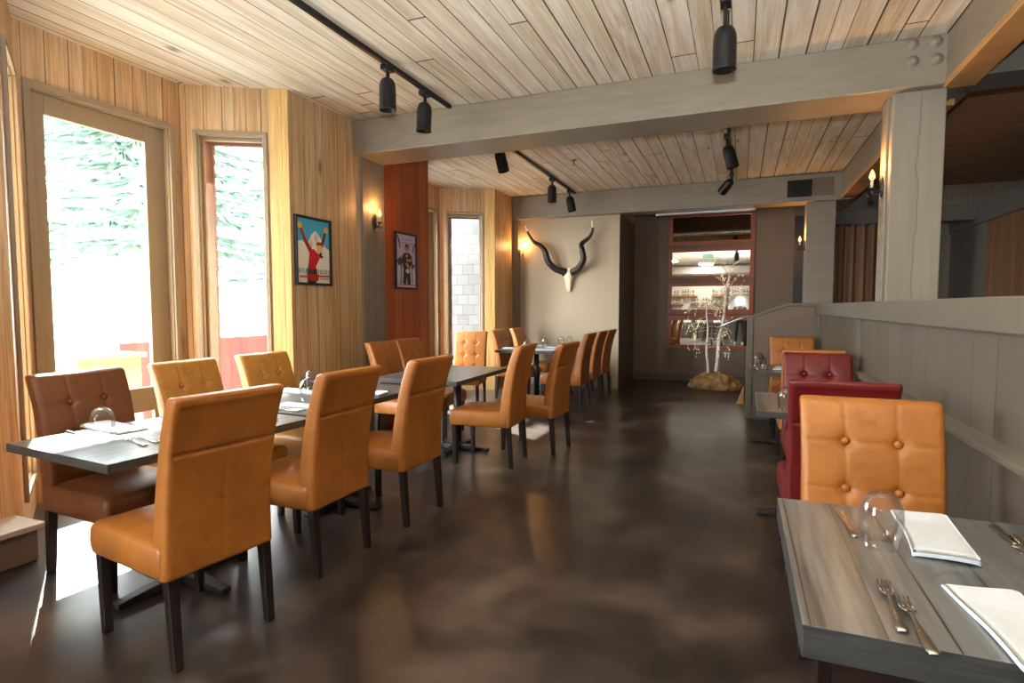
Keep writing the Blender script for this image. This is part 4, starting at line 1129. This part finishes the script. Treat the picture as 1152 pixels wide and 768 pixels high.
# hanging exit sign
e = thing('exit_sign', 'green lit EXIT sign hanging from the ceiling, reflected in the second mirror', 'sign', (-1.02, 1.5, 3.03))
MB().box(-.17, .17, -.02, .02, -.09, .09).build('housing', M['white'], e, bevel=.006)
MB().tube([(0, 0, .09), (0, 0, .222)], .01, 8).build('stem', M['white'], e)
m = MB(); u = .016; mt = Matrix(((-1, 0, 0, 0), (0, 0, 1, .0205), (0, 1, 0, 0), (0, 0, 0, 1)))
def bar(x0, x1, y0, y1): m.prism([(x0, y0), (x1, y0), (x1, y1), (x0, y1)], .003, mt)
h_ = .055
bar(-.125, -.108, -h_, h_)
for y in (-h_, -.008, h_ - u): bar(-.108, -.068, y, y + u)
m.prism([(-.055, -h_), (-.037, -h_), (.008, h_), (-.010, h_)], .003, mt); m.prism([(-.010, -h_), (.008, -h_), (-.037, h_), (-.055, h_)], .003, mt)
bar(.028, .045, -h_, h_)
bar(.062, .125, h_ - u, h_); bar(.085, .102, -h_, h_ - u)
m.build('lettering', M['exitgreen'], e)
# bar ceiling panels
for x, y in ((-1.4, -4.6), (-2.7, -2.4)):
    t = thing('ceiling_light', 'flat lit ceiling panel behind the camera near the bar', 'ceiling light', (x, y, ZC), 0, 'ceiling panels near the bar')
    MB().box(-.32, .32, -.32, .32, -.03, -.001).build('frame', M['white'], t, bevel=.004)
    MB().box(-.29, .29, -.29, .29, -.034, -.03).build('diffuser', M['panelglow'], t)
# ---------------------------------------------------------------- the photographer (reflected in the mirrors)
def person():
    J = {'pelvis': (0, -.43, .93), 'belly': (0, -.43, 1.06), 'chest': (0, -.40, 1.22), 'neck0': (0, -.36, 1.35), 'neck1': (0, -.325, 1.41), 'head': (0, -.285, 1.475), 'crown': (0, -.30, 1.56)}
    R = {'pelvis': (.155, .115), 'belly': (.14, .105), 'chest': (.165, .115), 'neck0': (.075, .07), 'neck1': (.052, .055), 'head': (.072, .09), 'crown': (.062, .075)}
    E_ = [('pelvis', 'belly'), ('belly', 'chest'), ('chest', 'neck0'), ('neck0', 'neck1'), ('neck1', 'head'), ('head', 'crown')]
    for s, n in ((-1, 'l'), (1, 'r')):
        pts = [('sh', (s * .175, -.38, 1.30), .062), ('ua', (s * .235, -.33, 1.18), .05), ('el', (s * .225, -.25, 1.075), .04), ('fa', (s * .155, -.17, 1.19), .036), ('wr', (s * .098, -.115, 1.285), .026)]
        prev = 'chest'
        for a, p, r in pts: J[n + a] = p; R[n + a] = (r, r); E_.append((prev, n + a)); prev = n + a
        pts = [('hp', (s * .095, -.43, .85), .092), ('th', (s * .105, -.42, .66), .076), ('kn', (s * .115, -.40, .47), .056), ('cf', (s * .12, -.43, .3), .052), ('an', (s * .125, -.45, .095), .037), ('bl', (s * .135, -.36, .05), .036), ('toe', (s * .14, -.29, .04), .03)]
        prev = 'pelvis'
        for a, p, r in pts: J[n + a] = p; R[n + a] = (r, r); E_.append((prev, n + a)); prev = n + a
        # hand: palm, five fingers curled round the camera body
        J[n + 'pm'] = (s * .085, -.085, 1.325); R[n + 'pm'] = (.024, .016); E_.append((n + 'wr', n + 'pm'))
        for q, (dz, L) in enumerate(((.030, .9), (.012, 1.0), (-.006, .94), (-.022, .75))):
            a, b, c = n + 'f%da' % q, n + 'f%db' % q, n + 'f%dc' % q
            J[a] = (s * .086, -.060, 1.335 + dz); J[b] = (s * .082, -.033 - (1 - L) * .02, 1.338 + dz); J[c] = (s * (.082 - .024 * L), -.020, 1.338 + dz)
            for w, r in ((a, .0085), (b, .008), (c, .0068)): R[w] = (r, r)
            E_ += [(n + 'pm', a), (a, b), (b, c)]
        J[n + 'ta'] = (s * .066, -.108, 1.345); J[n + 'tb'] = (s * .045, -.118, 1.362); R[n + 'ta'] = (.010, .010); R[n + 'tb'] = (.0085, .0085)
        E_ += [(n + 'pm', n + 'ta'), (n + 'ta', n + 'tb')]
    names = list(J); ix = {k: i for i, k in enumerate(names)}
    me = bpy.data.meshes.new('body'); me.from_pydata([J[k] for k in names], [(ix[a], ix[b]) for a, b in E_], []); me.update()
    tmp = bpy.data.objects.new('body_tmp', me); COL.objects.link(tmp)
    sk = tmp.modifiers.new('skin', 'SKIN')
    for i, k in enumerate(names):
        me.skin_vertices[0].data[i].radius = R[k]; me.skin_vertices[0].data[i].use_root = (k == 'pelvis')
    sub = tmp.modifiers.new('sub', 'SUBSURF'); sub.levels = 2
    dg = bpy.context.evaluated_depsgraph_get(); dg.update()
    bm_ = bpy.data.meshes.new_from_object(tmp.evaluated_get(dg))
    bpy.data.objects.remove(tmp)
    bm_.materials.clear()
    for x in ('skin', 'jacket', 'jeans'): bm_.materials.append(M[x])
    # face: brow, nose, mouth pressed in; clothes by region of the body
    for v in bm_.vertices:
        c = v.co
        if c.z > 1.42 and c.y > -.26:
            c.y += .016 * math.exp(-(c.x / .012) ** 2 - ((c.z - 1.475) / .02) ** 2) - .006 * math.exp(-((abs(c.x) - .03) / .014) ** 2 - ((c.z - 1.495) / .012) ** 2) - .003 * math.exp(-((c.z - 1.44) / .006) ** 2 - (c.x / .025) ** 2)
    for p in bm_.polygons:
        c = p.center; p.use_smooth = True
        p.material_index = 2 if c.z < .97 else 1
        if c.z > 1.385 and abs(c.x) < .12 and c.y < -.2: p.material_index = 0
        if c.y > -.135 and c.z > 1.24: p.material_index = 0
    o = bpy.data.objects.new('body', bm_); COL.objects.link(o); return o
pt = thing('person', 'person in dark jacket, jeans and white shoes photographing, reflected in the mirrors', 'person', (0, 0, 0))
b = person(); b.parent = pt
m = MB(); vs = []
m.lathe([(0, .105), (.05, .095), (.083, .06), (.094, .015), (.09, -.03), (.075, -.07)], 24, 0, Matrix.Translation((0, -.318, 1.49)) @ Matrix.Rotation(.25, 4, 'X')); m.build('hair', M['hair'], pt)
for s in (-1, 1):
    m = MB(); m.tube([(s * .125, -.50, .045), (s * .128, -.44, .05), (s * .135, -.36, .045), (s * .14, -.27, .035), (s * .14, -.245, .03)], [.04, .05, .05, .044, .02], 14, flat=.95)
    m.build('shoe', M['shoe'], pt)
    m = MB(); m.lathe([(0, -.02), (.014, -.015), (.016, 0), (.012, .016), (0, .02)], 10, 0, Matrix.Translation((s * .083, -.3, 1.475)) @ Matrix.Diagonal((.5, 1, 1.5, 1))); m.build('ear', M['skin'], pt)
c = thing('photo_camera', 'black camera with lit flash held up by the photographer, reflected in the mirrors', 'camera', (0, -.075, 1.36))
MB().box(-.065, .065, -.03, .03, -.045, .045).build('body', M['black'], c, bevel=.012)
m = MB(); m.lathe([(.036, .02), (.038, .03), (.038, .055), (.034, .06), (.03, .06), (.03, .03), (0, .03)], 24, 0, Matrix.Rotation(-PI / 2, 4, 'X')); m.build('lens', M['black'], c)
m = MB(); m.box(-.022, .022, -.02, .02, .045, .12); m.box(-.036, .036, -.03, .045, .12, .17); m.build('flash_unit', M['black'], c, bevel=.004)
MB().box(-.03, .03, .0455, .049, .127, .163).build('flash_head', M['flashglow'], c)
# ---------------------------------------------------------------- light
w = bpy.data.worlds.new('sky'); scn.world = w; w.use_nodes = True
nt = w.node_tree; bg = nt.nodes['Background']
tc = nt.nodes.new('ShaderNodeTexCoord'); sp = nt.nodes.new('ShaderNodeSeparateXYZ'); rp = nt.nodes.new('ShaderNodeValToRGB')
nt.links.new(tc.outputs['Generated'], sp.inputs[0]); nt.links.new(sp.outputs[2], rp.inputs[0]); nt.links.new(rp.outputs[0], bg.inputs[0])
e = rp.color_ramp.elements; e[0].position = 0; e[0].color = (.95, .98, 1, 1); e[1].position = 1; e[1].color = (.78, .89, 1, 1)
bg.inputs[1].default_value = 42
def light(kind, name, loc, energy, col=(1, 1, 1), look=None, **kw):
    d = bpy.data.lights.new(name, kind); d.energy = energy; d.color = col
    for k, v in kw.items(): setattr(d, k, v)
    o = bpy.data.objects.new(name, d); COL.objects.link(o); o.location = loc
    if look is not None: o.rotation_euler = Vector(look).to_track_quat('-Z', 'Y').to_euler()
    return o
light('SUN', 'sun', (-10, 3, 12), 62.0, (1, .96, .88), (.64, -.40, -.655), angle=D(.6))
# sampling portals in the window openings: they give no light of their own
for A, B, (sa, sb, za, zb) in PORTALS:
    a = Vector((A[0], A[1], 0)); d = (Vector((B[0], B[1], 0)) - a).normalized(); n = Vector((-d.y, d.x, 0))
    c = a + d * ((sa + sb) / 2) + n * .13 + Vector((0, 0, (za + zb) / 2))
    o = light('AREA', 'window_portal', c, 1, shape='RECTANGLE', size=sb - sa, size_y=zb - za)
    o.rotation_euler = Matrix((-d, Vector((0, 0, 1)), n)).transposed().to_euler()
    o.data.cycles.is_portal = True
# ceiling panels near the bar and the photographer's flash, bounced off the ceiling
for x, y in ((-1.4, -4.6), (-2.7, -2.4)):
    light('AREA', 'ceiling_panel_light', (x, y, ZC - .04), 80, (1, .96, .9), (0, 0, -1), shape='SQUARE', size=.58)
light('AREA', 'side_room_fill', (3.9, 3.0, ZC - .04), 80, (1, .86, .68), (0, 0, -1), shape='SQUARE', size=.58)  # added out-of-view lamp that lifts the side room
light('AREA', 'bounce_flash', (0, -.02, 1.56), 350, (.9, .95, 1), (0, .25, 1), shape='RECTANGLE', size=.07, size_y=.05)

# ---------------------------------------------------------------- camera
F = 637.0
yaw = math.atan2(256, 637); pitch = math.atan2(39, 637)
cd = bpy.data.cameras.new('camera'); cam = bpy.data.objects.new('camera', cd); COL.objects.link(cam)
cd.sensor_fit = 'HORIZONTAL'; cd.sensor_width = 36; cd.lens = F / 1152 * 36; cd.clip_start = .01
cam.location = (0, 0, 1.36)
f = Vector((-math.sin(yaw) * math.cos(pitch), math.cos(yaw) * math.cos(pitch), -math.sin(pitch)))
r = Vector((math.cos(yaw), math.sin(yaw), 0)); u = r.cross(f)
cam.rotation_euler = Matrix((r, u, -f)).transposed().to_euler()
scn.camera = cam
scn.cycles.caustics_reflective = False; scn.cycles.caustics_refractive = False
vs = scn.view_settings
vs.view_transform = 'Standard'; vs.look = 'None'; vs.gamma = 1; vs.use_curve_mapping = False
vs.exposure = -0.1
